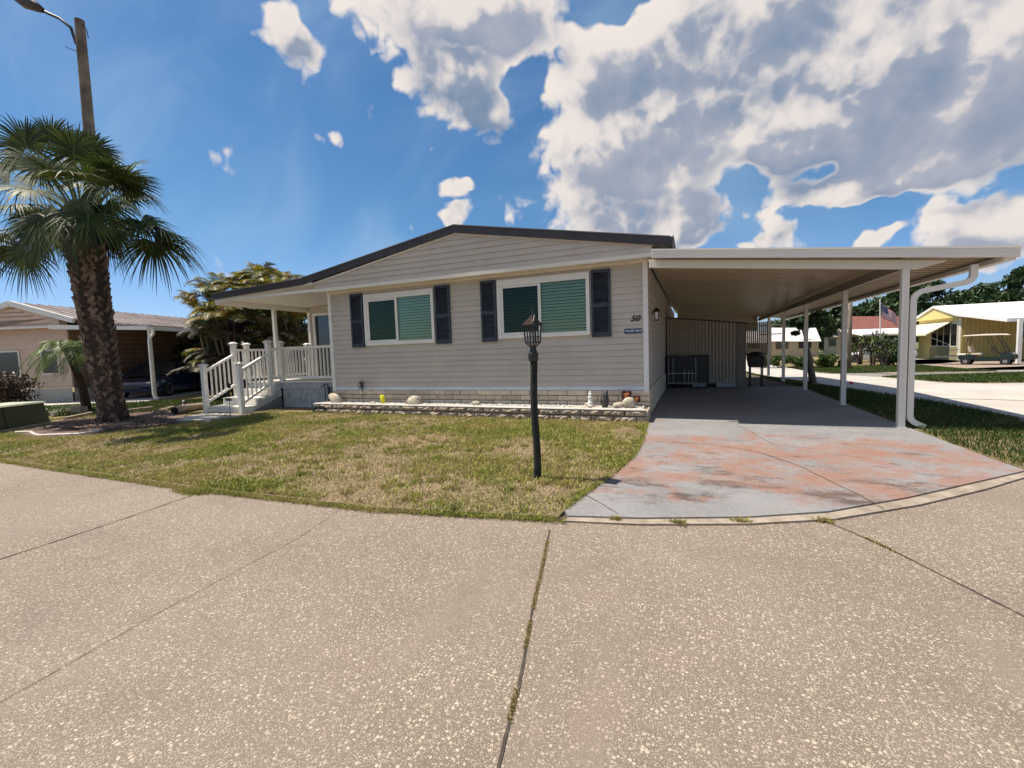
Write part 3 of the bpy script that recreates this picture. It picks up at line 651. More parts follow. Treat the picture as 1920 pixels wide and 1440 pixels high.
while z < Z1 - .02:
    h = min(ROW, Z1 - z); segs = [(XL + .05, XR - .07)]
    if z + h > W1[2] and z < W1[3]: segs = [(XL + .05, W1[0] + .02), (W1[1] - .02, XR - .07)]
    if z + h > W2[2] and z < W2[3]:
        a = segs[-1]; segs = segs[:-1] + [(a[0], W2[0] + .02), (W2[1] - .02, a[1])]
    for a, b in segs: lap(sd, a, b, YF + .02, z, h)
    z += ROW
sd.build('siding', MT['siding'], house)
# side wall under the carport
ss = MB(); z = Z0 + .055
while z < Z1 - .02: lap(ss, YF + .05, YB, XR - .03, z, min(ROW, Z1 - z), axis='x', s=1); z += ROW
ss.build('side_siding', MT['neighdark'] if False else MT['siding'], house)
# gable: closed box overhanging the wall, its courses cut by the rake
gb = MB(); gb.prism([(-8.38, YG + .016, 2.96), (-8.38, YG + .016, rake(-8.38)), (-4.5, YG + .016, rake(-4.5)), (-.64, YG + .016, rake(-.64)), (-.64, YG + .016, 2.96)], (0, .10, 0))
gb.build('gable', MT['siding'], house)
gs = MB(); z = 2.985
while z < 3.76:
    hw0 = (3.79 - z) / .175; hw1 = max(0.02, (3.79 - min(z + ROW, 3.785)) / .175)
    xa, xb = max(-8.37, -4.5 - hw0), min(-.65, -4.5 + hw0); xc, xd = max(-8.37, -4.5 - hw1), min(-.65, -4.5 + hw1)
    y = YG + .016; gs.add([(xa, y - .023, z), (xb, y - .023, z), (xd, y - .003, min(z + ROW, 3.785)), (xc, y - .003, min(z + ROW, 3.785)), (xa, y, z), (xb, y, z)], [(0, 1, 2, 3), (0, 4, 5, 1)]); z += ROW
gs.build('gable_siding', MT['siding'], house)
sf = MB(); n = 0; x = -8.38
while x < -.64:   # grooved soffit boards
    x2 = min(x + .10, -.64); sf.box(x, x2 - .006, YG + .02, YF + .03, 2.925 + (0 if n % 2 else .003), 2.955); x = x2; n += 1
sf.build('soffit', MT['cream'], house)
tr = MB(); tr.box(-8.40, -.62, YG - .012, YG + .012, 2.915, 2.985); tr.box(-8.33, -.68, YF - .03, YF + .018, 2.885, 2.924)
tr.build('soffit_trim', MT['cream'], house)
rk = MB()
for s in (-1, 1):   # light strip beneath the brown fascia
    xe = -8.38 if s < 0 else -.60
    a = Vector((-4.5, YG - .0, rake(-4.5))); b = Vector((xe, YG, rake(xe)))
    rk.hexa([(min(a.x, b.x), YG - .02, (a if a.x < b.x else b).z - .005), (max(a.x, b.x), YG - .02, (b if a.x < b.x else a).z - .005), (max(a.x, b.x), YG + .01, (b if a.x < b.x else a).z - .005), (min(a.x, b.x), YG + .01, (a if a.x < b.x else b).z - .005),
             (min(a.x, b.x), YG - .02, (a if a.x < b.x else b).z + .03), (max(a.x, b.x), YG - .02, (b if a.x < b.x else a).z + .03), (max(a.x, b.x), YG + .01, (b if a.x < b.x else a).z + .03), (min(a.x, b.x), YG + .01, (a if a.x < b.x else b).z + .03)])
rk.build('rake_trim', MT['cream'], house)
for a_, b_ in ((XL - .01, XL + .075), (XR - .085, XR + .005)): ct = MB(); ct.box(a_, b_, YF - .02, YF + .03, .50, 2.92); ct.build('corner_trim', MT['white'], house, bevel=.004)
st = MB(); st.box(XL + .075, XR - .085, YF - .016, YF + .02, .535, .612); st.build('bottom_trim', MT['skirt_trim'], house, bevel=.004)
# roof: fascia follows apex, rake and the flatter porch roof on the left
PR = [(-11.95, 3.00), (-8.75, 3.115), (-4.5, 3.81), (-.32, 3.055)]
def thick_strip(mb, pts, y0, y1, lo, hi):
    for (xa, za), (xb, zb) in zip(pts, pts[1:]):
        mb.hexa([(xa, y0, za + lo), (xb, y0, zb + lo), (xb, y1, zb + lo), (xa, y1, za + lo), (xa, y0, za + hi), (xb, y0, zb + hi), (xb, y1, zb + hi), (xa, y1, za + hi)])
fa = MB(); thick_strip(fa, PR, YG - .06, YG - .022, .0, .145); fa.box(-.32, -.29, YG - .06, YB + .2, 3.06, 3.205); fa.build('fascia', MT['fascia'], house)
de = MB(); thick_strip(de, PR, YG - .075, YG + .1, .147, .165); de.box(-.29, -.27, YG - .075, YB + .2, 3.19, 3.222); de.build('drip_edge', MT['drip'], house)
rf = MB(); thick_strip(rf, PR[1:], YG - .021, YB + .2, .06, .146); rf.build('roof', MT['roofing'], house)
pr = MB(); thick_strip(pr, PR[:2], YG - .021, 12.6, .06, .146); pr.build('porch_roof', MT['porch_ceil'], house)
pc = MB()
pc.hexa([(-11.93, YG - .02, 2.995), (-8.42, YG - .02, 3.10), (-8.42, 12.6, 3.10), (-11.93, 12.6, 2.995), (-11.93, YG - .02, 3.05), (-8.42, YG - .02, 3.16), (-8.42, 12.6, 3.16), (-11.93, 12.6, 3.05)])
pc.build('porch_ceiling', MT['porch_ceil'], house)
pb = MB(); pb.box(-11.90, -11.76, YG + .0, 12.5, 2.86, 2.993); pb.box(-11.9, -8.3, YG - .015, YG + .02, 2.93, 2.994); pb.build('porch_beam', MT['white'], house)
pp = MB(); pp.box(-11.88, -11.78, 10.0, 10.1, .72, 2.86); pp.build('porch_post', MT['white'], house, bevel=.006)
# enclosed room at the back of the porch, with the dark entry door
rm = MB(); rm.box(-11.62, -11.40, 11.22, 11.32, .6, 3.0); rm.box(-10.42, -8.25, 11.22, 11.32, .6, 3.0); rm.box(-11.40, -10.42, 11.22, 11.32, 2.72, 3.0); rm.box(-11.62, -11.52, 11.32, 22, .05, 3.0)
rm.build('porch_wall', MT['siding'], house)
dr = MB(); dr.box(-11.40, -10.42, 11.26, 11.30, .74, 2.72); dd = dr.build('door', MT['darkwin'], house)
df = MB(); df.box(-11.47, -11.39, 11.19, 11.25, .72, 2.79); df.box(-10.43, -10.35, 11.19, 11.25, .72, 2.79); df.box(-11.39, -10.43, 11.19, 11.25, 2.71, 2.79); df.build('door_frame', MT['white'], dd)
dh = MB(); dh.tube([(-10.50, 11.25, 1.62), (-10.50, 11.2, 1.62), (-10.6, 11.2, 1.62)], .012, 6); dh.build('handle', MT['rim'], dd)
ctp = MB(); ctp.box(-11.66, -11.56, 11.16, 11.24, .6, 2.86); ctp.build('corner_trim', MT['white'], house)
lw = MB(); z = .6
while z < 2.9: lap(lw, YF + .05, 11.2, XL + .03, z, ROW, axis='x', s=-1); z += ROW
lw.build('side_siding', MT['siding'], house)
# block skirting, every block its own uneven face
def blockwall(name, xa, xb, y, z0, courses, bh, bl, m, parent, seed, depth=.03, gap=.008, rough=.006, ymul=None, top=None):
    rnd = random.Random(seed); mb = MB(); fy = ymul or (lambda x: y)
    for c in range(courses):
        zz = z0 + c * bh; x = xa - (bl / 2 if c % 2 else 0)
        while x < xb:
            x0, x1 = max(x, xa) + gap / 2, min(x + bl, xb) - gap / 2; x += bl
            if x1 - x0 < .03: continue
            za, zb = zz + gap / 2, min(zz + bh - gap / 2, top or 99); nx, nz = max(2, int((x1 - x0) / .045)), 3
            if zb - za < .01: continue
            base = len(mb.v); jit = rnd.uniform(-.004, .004); vs = []
            for j in range(nz + 1):
                for i in range(nx + 1):
                    edge = i in (0, nx) or j in (0, nz); X_ = x0 + (x1 - x0) * i / nx; 
                    vs.append((X_, fy(X_) - depth * (.55 if edge else 1) + jit + (0 if edge else rnd.uniform(-rough, rough)), za + (zb - za) * j / nz))
            k = nx + 1; fs = [(j * k + i, j * k + i + 1, (j + 1) * k + i + 1, (j + 1) * k + i) for j in range(nz) for i in range(nx)]
            ring = [i for i in range(k)] + [j * k + nx for j in range(1, nz + 1)] + [nz * k + i for i in range(nx - 1, -1, -1)] + [j * k for j in range(nz - 1, 0, -1)]
            nv = len(vs)
            for q in ring: vs.append((vs[q][0], fy(vs[q][0]) + .002, vs[q][2]))
            fs += [(ring[(q + 1) % len(ring)], ring[q], nv + q, nv + (q + 1) % len(ring)) for q in range(len(ring))]
            mb.add(vs, fs)
    return mb.build(name, m, parent)
blk = blockwall('skirting', XL - .02, XR + .02, YF + .0, .535 - .106 * 5, 5, .106, .40, MT['skirtblock'], house, 5, depth=.026, rough=.004, gap=.013)
mo = MB(); mo.box(XL, XR, YF + .001, YF + .018, .0, .534); mo.build('mortar', MT['mortar'], blk)
# side skirting under the carport
sk = MB()
for c in range(5):
    y = YF + .02 + (-.2 if c % 2 else 0)
    while y < YB: sk.box(XR - .03, XR + .0, max(y, YF + .01) + .004, min(y + .392, YB), .005 + c * .106, .005 + c * .106 + .098); y += .4
sk.build('side_skirting', MT['skirtblock'], house)

def window(W, name='window'):
    x0, x1, z0, z1 = W; y = YF
    w = MB(); t = .085
    # casing, proud of the siding; fat head, slimmer sides
    w.box(x0, x1, y - .035, y + .03, z1 - .13, z1); w.box(x0, x1, y - .035, y + .03, z0, z0 + .085)
    w.box(x0, x0 + .07, y - .035, y + .03, z0 + .085, z1 - .13); w.box(x1 - .07, x1, y - .035, y + .03, z0 + .085, z1 - .13)
    o = w.build(name, MT['white'], house, bevel=.004)
    xm = x0 + (x1 - x0) * .475
    s = MB(); s.box(xm - .028, xm + .028, y - .03, y + .03, z0 + .086, z1 - .131)
    a, b, c, d = x0 + .071, xm - .028, z0 + .086, z1 - .131
    s.box(a, b, y - .015, y + .03, d - .045, d); s.box(a, b, y - .015, y + .03, c, c + .035); s.box(a, a + .05, y - .015, y + .03, c + .035, d - .045)
    s.build('sash', MT['white'], o, bevel=.003)
    sp = MB(); sp.box(a + .05, b, y + .008, y + .014, c + .035, d - .045); sp.build('screened_pane', MT['screen_glass'], o)
    g = MB(); g.box(xm + .028, x1 - .071, y + .000, y + .006, c, d); g.build('pane', MT['glass'], o)
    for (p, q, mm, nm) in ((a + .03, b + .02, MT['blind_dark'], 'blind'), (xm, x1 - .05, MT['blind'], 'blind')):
        bl = MB(); z = c + .01
        while z < d - .02:
            bl.add([(p, y + .045, z), (q, y + .045, z), (q, y + .075, z + .048), (p, y + .075, z + .048)], [(0, 1, 2, 3)]); z += .062
        bl.build(nm, mm, o)
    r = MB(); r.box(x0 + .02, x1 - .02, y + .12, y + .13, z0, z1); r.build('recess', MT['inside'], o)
    return o
wa = window(W1); wb = window(W2)
tag(wa, 'left sliding window of the front wall'); tag(wb, 'right sliding window of the front wall')
def shutter(x0, x1, z0, z1):
    y = YF; mb = MB(); f = .045; zm = z0 + (z1 - z0) * .48
    mb.box(x0, x0 + f, y - .04, y + .004, z0, z1); mb.box(x1 - f, x1, y - .04, y + .004, z0, z1)
    for a, b in ((z0, z0 + .085), (zm - .035, zm + .035), (z1 - .06, z1)): mb.box(x0 + f, x1 - f, y - .04, y + .004, a, b)
    for a, b in ((z0 + .085, zm - .035), (zm + .035, z1 - .06)):
        z = a
        while z < b - .01: mb.add([(x0 + f, y - .032, z), (x1 - f, y - .032, z), (x1 - f, y - .012, z + .024), (x0 + f, y - .012, z + .024), (x0 + f, y - .012, z), (x1 - f, y - .012, z)], [(0, 1, 2, 3), (0, 4, 5, 1)]); z += .027
    return mb.build('shutter', MT['shutter'], house)
for x0, x1 in ((-7.59, -7.225), (-5.245, -4.87), (-4.12, -3.775), (-1.775, -1.41)): shutter(x0, x1, 1.565, 2.835)
nm = PY(1190.5, 597.5, YF); text_mesh('house_number', '50', .145, MT['numeral'], house, (nm.x, YF - .006, nm.z), (R(90), 0, 0), shear=.35, off=.004, sx=1.15)
pq = PY(1187, 620.5, YF); sg = MB(); sg.box(pq.x - .155, pq.x + .155, YF - .012, YF + .004, pq.z - .045, pq.z + .045); sgn = sg.build('name_plate', MT['blue'], house)
text_mesh('lettering', 'TRUMP 2024', .052, MT['white'], sgn, (pq.x, YF - .014, pq.z), (R(90), 0, 0), ext=.001, off=.001)
# wall lantern and conduit on the carport side
L = PX(1231, 590, XR + .09); wl = thing('wall_lantern', 'small black lantern on the house side wall inside the carport', 'wall light', L)
q = MB()
for a in range(4):
    t = math.pi / 2 * a + .78; q.tube([(L.x + .05 * math.cos(t), L.y + .05 * math.sin(t), L.z - .1), (L.x + .06 * math.cos(t), L.y + .06 * math.sin(t), L.z + .06)], .006, 5)
q.lathe((L.x, L.y, L.z + .06), [(.085, 0), (.05, .05), (.01, .08)], 8); q.lathe((L.x, L.y, L.z - .12), [(.03, 0), (.055, .02)], 8); q.box(L.x - .1, L.x, L.y - .012, L.y + .012, L.z + .03, L.z + .05)
q.build('frame', MT['black'], wl); q = MB(); q.lathe((L.x, L.y, L.z - .1), [(.04, 0), (.05, .15)], 8); q.build('shade', MT['lens'], wl)

# ---------------------------------------------------------------- carport
CX0, CX1 = -.62, 3.93; CY0, CY1 = 7.93, 23.2
def croof(x): return 2.965 - .106 * (x + .62)      # top of the front fascia, falling outwards
carp = thing('carport', 'long white aluminium carport roof on slim posts over the painted driveway', 'carport', (1.6, 8.1, 0))
c = MB()
def slopebox(mb, x0, x1, y0, y1, lo, hi): mb.hexa([(x0, y0, croof(x0) + lo), (x1, y0, croof(x1) + lo), (x1, y1, croof(x1) + lo), (x0, y1, croof(x0) + lo), (x0, y0, croof(x0) + hi), (x1, y0, croof(x1) + hi), (x1, y1, croof(x1) + hi), (x0, y1, croof(x0) + hi)])
slopebox(c, CX0, CX1 + .03, CY0 - .004, CY0 + .045, -.135, 0); slopebox(c, CX0, CX1 + .03, CY0 - .018, CY0 - .004, -.02, .006); slopebox(c, CX0, CX1 + .03, CY0 - .010, CY0 - .004, -.08, -.07)
c.build('front_fascia', MT['carport_metal'], carp)
c = MB(); slopebox(c, CX0 - .1, CX1, CY0 + .36, CY1, -.055, -.045); slopebox(c, CX0, CX1, CY0 + .045, CY0 + .36, -.055, -.045)
yy_ = CY0 + .06
while yy_ < CY1 - .2:    # pan ribs run from the house to the gutter
    slopebox(c, CX0, CX1, yy_, yy_ + .035, -.1, -.055); slopebox(c, CX0, CX1, yy_ + .035, yy_ + .10, -.066, -.055); yy_ += .205
c.build('roof_pan', MT['pan'], carp)
c = MB(); slopebox(c, CX0 - .05, 2.98, 8.12, 8.18, -.27, -.137); c.hexa([(2.98, 8.12, croof(2.98) - .27), (3.3, 8.12, croof(3.3) - .16), (3.3, 8.18, croof(3.3) - .16), (2.98, 8.18, croof(2.98) - .27), (2.98, 8.12, croof(2.98) - .137), (3.3, 8.12, croof(3.3) - .137), (3.3, 8.18, croof(3.3) - .137), (2.98, 8.18, croof(2.98) - .137)])
c.build('front_beam', MT['cream'], carp, bevel=.004)
c = MB(); c.hexa([(CX0, CY1 - .06, 1.9), (2.8, CY1 - .06, 1.9), (2.8, CY1, 1.9), (CX0, CY1, 1.9), (CX0, CY1 - .06, croof(CX0) - .056), (2.8, CY1 - .06, croof(2.8) - .056), (2.8, CY1, croof(2.8) - .056), (CX0, CY1, croof(CX0) - .056)]); c.build('end_panel', MT['pan'], carp)
zb = croof(2.86) - .12
c = MB(); c.box(2.81, 2.87, 8.18, CY1 - .1, zb - .15, zb); c.build('side_beam', MT['shedwall'] if False else mat('brown_beam', (.26, .21, .16), .4), carp, bevel=.004)
c = MB(); ze = croof(CX1)
c.box(CX1 + .0, CX1 + .012, CY0 + .05, CY1, ze - .165, ze - .0); c.box(CX1 - .1, CX1 + .0, CY0 + .05, CY1, ze - .165, ze - .153); c.box(CX1 - .112, CX1 - .1, CY0 + .05, CY1, ze - .165, ze - .1); c.box(CX1 - .1, CX1 + .012, CY0 + .04, CY0 + .05, ze - .165, ze - .01)
c.build('gutter', MT['carport_metal'], carp)
for y in (8.15, 10.85, 14.1, 17.2, 20.3):
    c = MB(); w, d = .042, .042
    prof = [(-w, -d), (-.012, -d), (-.012, -d + .006), (.012, -d + .006), (.012, -d), (w, -d), (w, d), (-w, d)]
    zt = zb - .15 if y > 8.3 else croof(2.85) - .27
    c.prism([(2.85 + a, y + b, .03) for a, b in prof], (0, 0, zt - .03)); c.box(2.79, 2.91, y - .06, y + .06, .035, .045)
    c.build('post', MT['carport_metal'], carp)
# downspout: leaves the gutter end, swan-necks back to the first post, kicks out at the foot
def squaretube(mb, pts, w, h, ribs=True):
    pts = [Vector(p) for p in pts]; vs = []; side = Vector((0, 1, 0))
    for i, p in enumerate(pts):
        t = (pts[min(i + 1, len(pts) - 1)] - pts[max(0, i - 1)]).normalized(); b = t.cross(side).normalized()
        for sx, sy in ((-1, -1), (1, -1), (1, 1), (-1, 1)): vs.append(p + side * sx * w / 2 + b * sy * h / 2)
    n = len(pts); mb.add(vs, [(4 * i + j, 4 * i + (j + 1) % 4, 4 * i + 4 + (j + 1) % 4, 4 * i + 4 + j) for i in range(n - 1) for j in range(4)] + [(3, 2, 1, 0), tuple(range(4 * n - 4, 4 * n))])
def arcpts(P, r=.09, n=6):
    P = [Vector(p) for p in P]; out = [P[0]]
    for a, b, c_ in zip(P, P[1:], P[2:]):
        u = (a - b).normalized(); v = (c_ - b).normalized(); rr2 = min(r, (a - b).length * .45, (c_ - b).length * .45)
        for i in range(n + 1):
            t = i / n; out.append((b + u * rr2) * (1 - t) ** 2 + b * 2 * t * (1 - t) + (b + v * rr2) * t * t)
    out.append(P[-1]); return out
yd = 8.16; p1 = PY(1822, 505, yd); p2 = PY(1800, 527, yd); p3 = PY(1712, 549, yd); p4 = PY(1706, 590, yd); p5 = PY(1703, 797, yd); p6 = PY(1731, 809, yd)
zg = ze - .165
c = MB(); squaretube(c, arcpts([(p1.x + .02, yd, zg), (p1.x + .02, yd, p2.z - .01), (p3.x + .0, yd, p3.z), (2.955, yd, .14), (3.13, yd, .05)], .14, 8), .062, .075)
for k in range(7):
    c.box(2.962 + .016 * k, 2.968 + .016 * k, yd - .034, yd + .034, .15 - .012 * k, .155 - .012 * k)
c.build('downspout', MT['carport_metal'], carp)

# ---------------------------------------------------------------- shed, bin, grill and screen under the carport
sh = thing('storage_shed', 'tan ribbed metal shed closing the back of the carport', 'shed', (.4, 15.1, 0))
m_ = MB(); XA, XB = XR + .02, 1.50
m_.hexa([(XA, 15.12, .16), (XB, 15.12, .16), (XB, 18, .16), (XA, 18, .16), (XA, 15.12, 2.22), (XB, 15.12, 1.93), (XB, 18, 1.93), (XA, 18, 2.22)])
x = XA
while x < XB - .03:
    zt = 2.22 - .29 * (x - XA) / (XB - XA); m_.box(x, x + .045, 15.07, 15.12, .16, zt); x += .095
m_.build('wall', MT['shedwall'], sh)
m_ = MB(); m_.hexa([(XA, 15.05, 2.222), (XB + .05, 15.05, 1.925), (XB + .05, 18.05, 1.925), (XA, 18.05, 2.222), (XA, 15.05, 2.26), (XB + .05, 15.05, 1.965), (XB + .05, 18.05, 1.965), (XA, 18.05, 2.26)]); m_.build('roof', MT['black'], sh)
m_ = MB(); m_.box(XB - .2, XB + .02, 15.04, 15.084, .03, 1.92); m_.build('corner_post', mat('taupe_trim', (.22, .18, .14), .5), sh)
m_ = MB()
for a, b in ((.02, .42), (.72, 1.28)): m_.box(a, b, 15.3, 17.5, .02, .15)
m_.build('sunlit_gap_slab', MT['white'], sh)  # white slabs stand in for sunlit ground glimpsed under the shed
bn = thing('storage_cabinet', 'black cabinet standing against the tan shed wall', 'cabinet', (-.1, 14.8, 0))
m_ = MB(); m_.box(-.68, .50, 14.55, 15.0, .25, 1.0); m_.build('body', MT['black'], bn, bevel=.01)
m_ = MB(); m_.box(-.70, .52, 14.53, 15.02, 1.0, 1.03); m_.build('top', MT['black'], bn)
for x in (-.62, .44): m_ = MB(); m_.box(x - .03, x + .03, 14.6, 14.95, .03, .25); m_.build('leg', MT['black'], bn)
gt = thing('garden_gate', 'thin white metal gate leaning before the black cabinet', 'gate', (-.2, 14.4, 0))
m_ = MB()
for x in (-.66, -.52, -.2, -.08, .02, .12): m_.tube([(x, 14.45, .2), (x, 14.45, .98 if x in (-.52, .12, -.66) else .6)], .006, 5)
m_.tube([(-.68, 14.45, .2), (.14, 14.45, .2)], .008, 5); m_.tube([(-.68, 14.45, .5), (.14, 14.45, .5)], .01, 5); m_.build('frame', MT['white'], gt)
bb = thing('barbecue_grill', 'black covered grill beside the shed corner post', 'grill', (1.78, 15.2, 0))
m_ = MB(); m_.hexa([(1.6, 15.0, .62), (2.0, 15.0, .62), (2.0, 15.4, .62), (1.6, 15.4, .62), (1.56, 14.98, .95), (2.04, 14.98, .95), (2.04, 15.42, .95), (1.56, 15.42, .95)]); m_.build('body', MT['black'], bb, bevel=.03)
m_ = MB(); m_.blob((1.8, 15.2, .95), (.24, .2, .14), 12, 0, 1, .9); m_.build('lid', MT['black'], bb, smooth='all')
for x, y in ((1.64, 15.05), (1.96, 15.05), (1.64, 15.35), (1.96, 15.35)): m_ = MB(); m_.tube([(x, y, .62), (x, y, .03)], .018, 6); m_.build('leg', MT['black'], bb)
sb = thing('roll_down_blind', 'brown striped outdoor blind hung between shed and carport posts', 'blind', (1.85, 14.9, 1))
m_ = MB(); x = 1.54
while x < 2.12: m_.box(x, x + .04, 15.5, 15.52, 1.02, 1.98); x += .052
m_.build('slats', mat('brown_slats', (.20, .14, .08), .6, island=.3), sb); m_ = MB(); m_.box(1.53, 2.14, 15.48, 15.54, .97, 1.02); m_.build('bottom_bar', MT['rustdark'], sb)

# ---------------------------------------------------------------- porch deck with stairs
pd = thing('porch_deck', 'white railed porch deck with stairs beside the mobile home', 'porch', (-10, 9, 0))
ZD = .74; DX0, DX1 = -11.72, XL - .04; DY0, DY1 = 8.95, 11.2
m_ = MB(); x = DX0
while x < DX1 - .01: m_.box(x, min(x + .135, DX1), DY0 - .05, DY1, ZD - .03, ZD); x += .14
m_.build('deck_floor', MT['whitepaint_old'], pd)
m_ = MB(); m_.box(DX0, DX1, DY0 - .02, DY0 + .02, ZD - .19, ZD - .032); m_.box(DX0, DX0 + .04, DY0 + .02, DY1, ZD - .19, ZD - .032); m_.build('rim_board', MT['greyboard'], pd)
m_ = MB(); x = -10.40
while x < DX1 - .02: m_.box(x, min(x + .118, DX1 - .01), DY0 + .0, DY0 + .018, .06, ZD - .19); x += .125
m_.box(-10.40, DX1, DY0 - .004, DY0 - .001, .03, .09); m_.build('skirt_boards', MT['greyboard'], pd)
NR = 4; rise = ZD / NR; SX0, SX1 = -11.68, -10.46; run = .37; SY0 = DY0 - .05 - run * (NR - 1)
for i in range(NR - 1):
    y0 = SY0 + run * i; z = rise * (i + 1)
    m_ = MB(); m_.box(SX0, SX1, y0 - .025, y0 + run - .0, z - .035, z); m_.box(SX0 + .01, SX1 - .01, y0, y0 + .02, z - rise + .012, z - .036); m_.build('step', MT['whitepaint_old'], pd)
for xs in (SX0 - .03, SX1 + .005):
    m_ = MB(); pts = [(xs, SY0 + .022, .01), (xs, SY0 + .022, rise - .036)]
    for i in range(NR - 1): pts += [(xs, SY0 + run * i + .022, rise * (i + 1) - .001), (xs, SY0 + run * (i + 1) + .0, rise * (i + 1) - .001)]
    pts += [(xs, DY0 - .025, rise * (NR - 1) - .20), (xs, SY0 + .16, .01)]
    m_.prism(pts, (.024, 0, 0)); m_.build('stringer', MT['whitepaint_old'], pd)
def lattice(mb, x, y0, y1, ztop):
    s = .085; w = .016
    for k in range(-14, 22):
        for sg_ in (1, -1):
            c0 = y0 + k * s; pts = []
            for i in range(40):
                z = i / 39 * .62; y = c0 + sg_ * z
                if y0 <= y <= y1 and z <= ztop(y): pts.append((y, z))
            if len(pts) > 1: mb.bar((x + .004 * sg_, pts[0][0], pts[0][1] + .02), (x + .004 * sg_, pts[-1][0], pts[-1][1] + .02), w, .005, up=(1, 0, 0))
m_ = MB(); lattice(m_, -10.42, SY0 + .25, DY0 - .03, lambda y: min(.62, rise * max(0, math.floor((y - SY0) / run) + 1) - .06)); m_.build('lattice', MT['lattice'], pd)
m_ = MB(); m_.box(-11.6, -8.4, DY0 + .25, DY0 + .27, .02, ZD - .2); m_.box(-11.6, -10.50, DY0 - .40, DY0 + .24, .02, .46); m_.box(-11.6, -10.5, DY0 - .78, DY0 - .41, .02, .28); m_.build('underside_shade', MT['inside'], pd)  # black boxes put the shade under deck and stairs into colour
def newel(x, y, z0, z1, w=.055):
    m_ = MB(); m_.box(x - w, x + w, y - w, y + w, z0, z1 - .06); o = m_.build('newel_post', MT['whitepaint_old'], pd, bevel=.004)
    m_ = MB(); e = w + .028; m_.box(x - e, x + e, y - e, y + e, z1 - .06, z1 - .035); m_.hexa([(x - e, y - e, z1 - .035), (x + e, y - e, z1 - .035), (x + e, y + e, z1 - .035), (x - e, y + e, z1 - .035)] + [(x - w * .5, y - w * .5, z1), (x + w * .5, y - w * .5, z1), (x + w * .5, y + w * .5, z1), (x - w * .5, y + w * .5, z1)])
    m_.box(x - w - .01, x + w + .01, y - w - .01, y + w + .01, z1 - .10, z1 - .085); m_.build('cap', MT['whitepaint_old'], o)
NLx, NRx = -11.74, -10.42
for a in ((NLx, SY0 - .06, .0, 1.30), (NRx, SY0 - .06, .0, 1.31), (NLx, DY0 - .36, rise * 2, 1.86), (NRx, DY0 - .36, rise * 2, 1.86), (NLx, DY0 + .03, ZD, 1.84), (NRx, DY0 + .03, ZD, 1.84), (NLx + .04, DY1 - .1, ZD, 1.84)): newel(*a)
def railing(a, b, top, bot, sp=.115, up=.90):
    a, b = Vector(a), Vector(b); m_ = MB()
    m_.bar(a + Vector((0, 0, top)), b + Vector((0, 0, top)), .06, .05); m_.bar(a + Vector((0, 0, top + .03)), b + Vector((0, 0, top + .03)), .085, .018); m_.bar(a + Vector((0, 0, bot)), b + Vector((0, 0, bot)), .05, .06)
    L_ = (Vector((b.x, b.y, 0)) - Vector((a.x, a.y, 0))).length; n = int(L_ / sp)
    for i in range(1, n):
        p = a.lerp(b, i / n); m_.box(p.x - .017, p.x + .017, p.y - .017, p.y + .017, p.z + bot, p.z + top)
    return m_.build('railing', MT['whitepaint_old'], pd)
slope = rise / run; yl, yh = SY0, DY0 - .42
for x in (NLx, NRx): railing((x, yl, 0), (x, yh, (yh - yl) * slope), 1.10, .30, .118)
railing((NRx + .06, DY0 + .03, ZD), (DX1 + .03, DY0 + .03, ZD), .89, .10, .118); railing((NLx, DY0 + .08, ZD), (NLx, DY1 - .15, ZD), .89, .10); 
railing((NRx, DY0 - .34, ZD), (NRx, DY0 + .03, ZD), .89, .10); railing((NLx, DY0 - .34, ZD), (NLx, DY0 + .03, ZD), .89, .10)
pad = MB(); cs = [PG(331, 789, .04), PG(392, 790, .04), PG(462, 778, .04), PG(380, 774, .04)]
pad.prism([(c.x, c.y, .0) for c in cs], (0, 0, .045)); tag(pad.build('path', MT['concrete']), kind='structure')

# ---------------------------------------------------------------- planter bed
yfun = lambda x: 7.98 + (-(x + .72)) * .026
pl = thing('planter_bed', 'low split block planter wall running under the front windows', 'planter', (-4.4, 8.0, 0))
PT_ = .245
pw = blockwall('block_wall', -8.50, -.74, 0, PT_ - .11 * 2 - .0, 2, .11, .40, MT['planterblock'], pl, 9, depth=.05, gap=.016, rough=.014, ymul=yfun)
m_ = MB(); m_.prism([(-8.50, yfun(-8.5), -.01), (-.74, yfun(-.74), -.01), (-.74, yfun(-.74) + .1, -.01), (-8.5, yfun(-8.5) + .1, -.01)], (0, 0, PT_)); m_.build('core', MT['mortar'], pl)
m_ = MB(); rnd = random.Random(4)
y = 8.1
for c_ in range(2):
    m_.box(-.75, -.70, 7.97, 8.25, .03 + c_ * .11, .13 + c_ * .11); m_.box(-.75, -.70, 8.26, 8.60, .03 + c_ * .11, .13 + c_ * .11)
m_.build('end_wall', MT['planterblock'], pl, bevel=.01)
m_ = MB(); m_.prism([(-8.48, yfun(-8.5) + .05, .18), (-.76, yfun(-.74) + .05, .18), (-.76, 8.58, .18), (-8.48, 8.58, .18)], (0, 0, .055)); m_.build('soil', MT['mulch'], pl)
m_ = MB(); rnd = random.Random(12)
x = -8.5
while x < -.74:   # pale capping of the wall
    x2 = min(x + .4, -.74); m_.hexa([(x, yfun(x) - .045, PT_ - .0), (x2 - .004, yfun(x2) - .045, PT_), (x2 - .004, yfun(x2) + .10, PT_), (x, yfun(x) + .10, PT_), (x, yfun(x) - .04, PT_ + .010), (x2 - .004, yfun(x2) - .04, PT_ + .010), (x2 - .004, yfun(x2) + .1, PT_ + .012), (x, yfun(x) + .1, PT_ + .012)]); x = x2
m_.build('capping', MT['concrete'], pl)
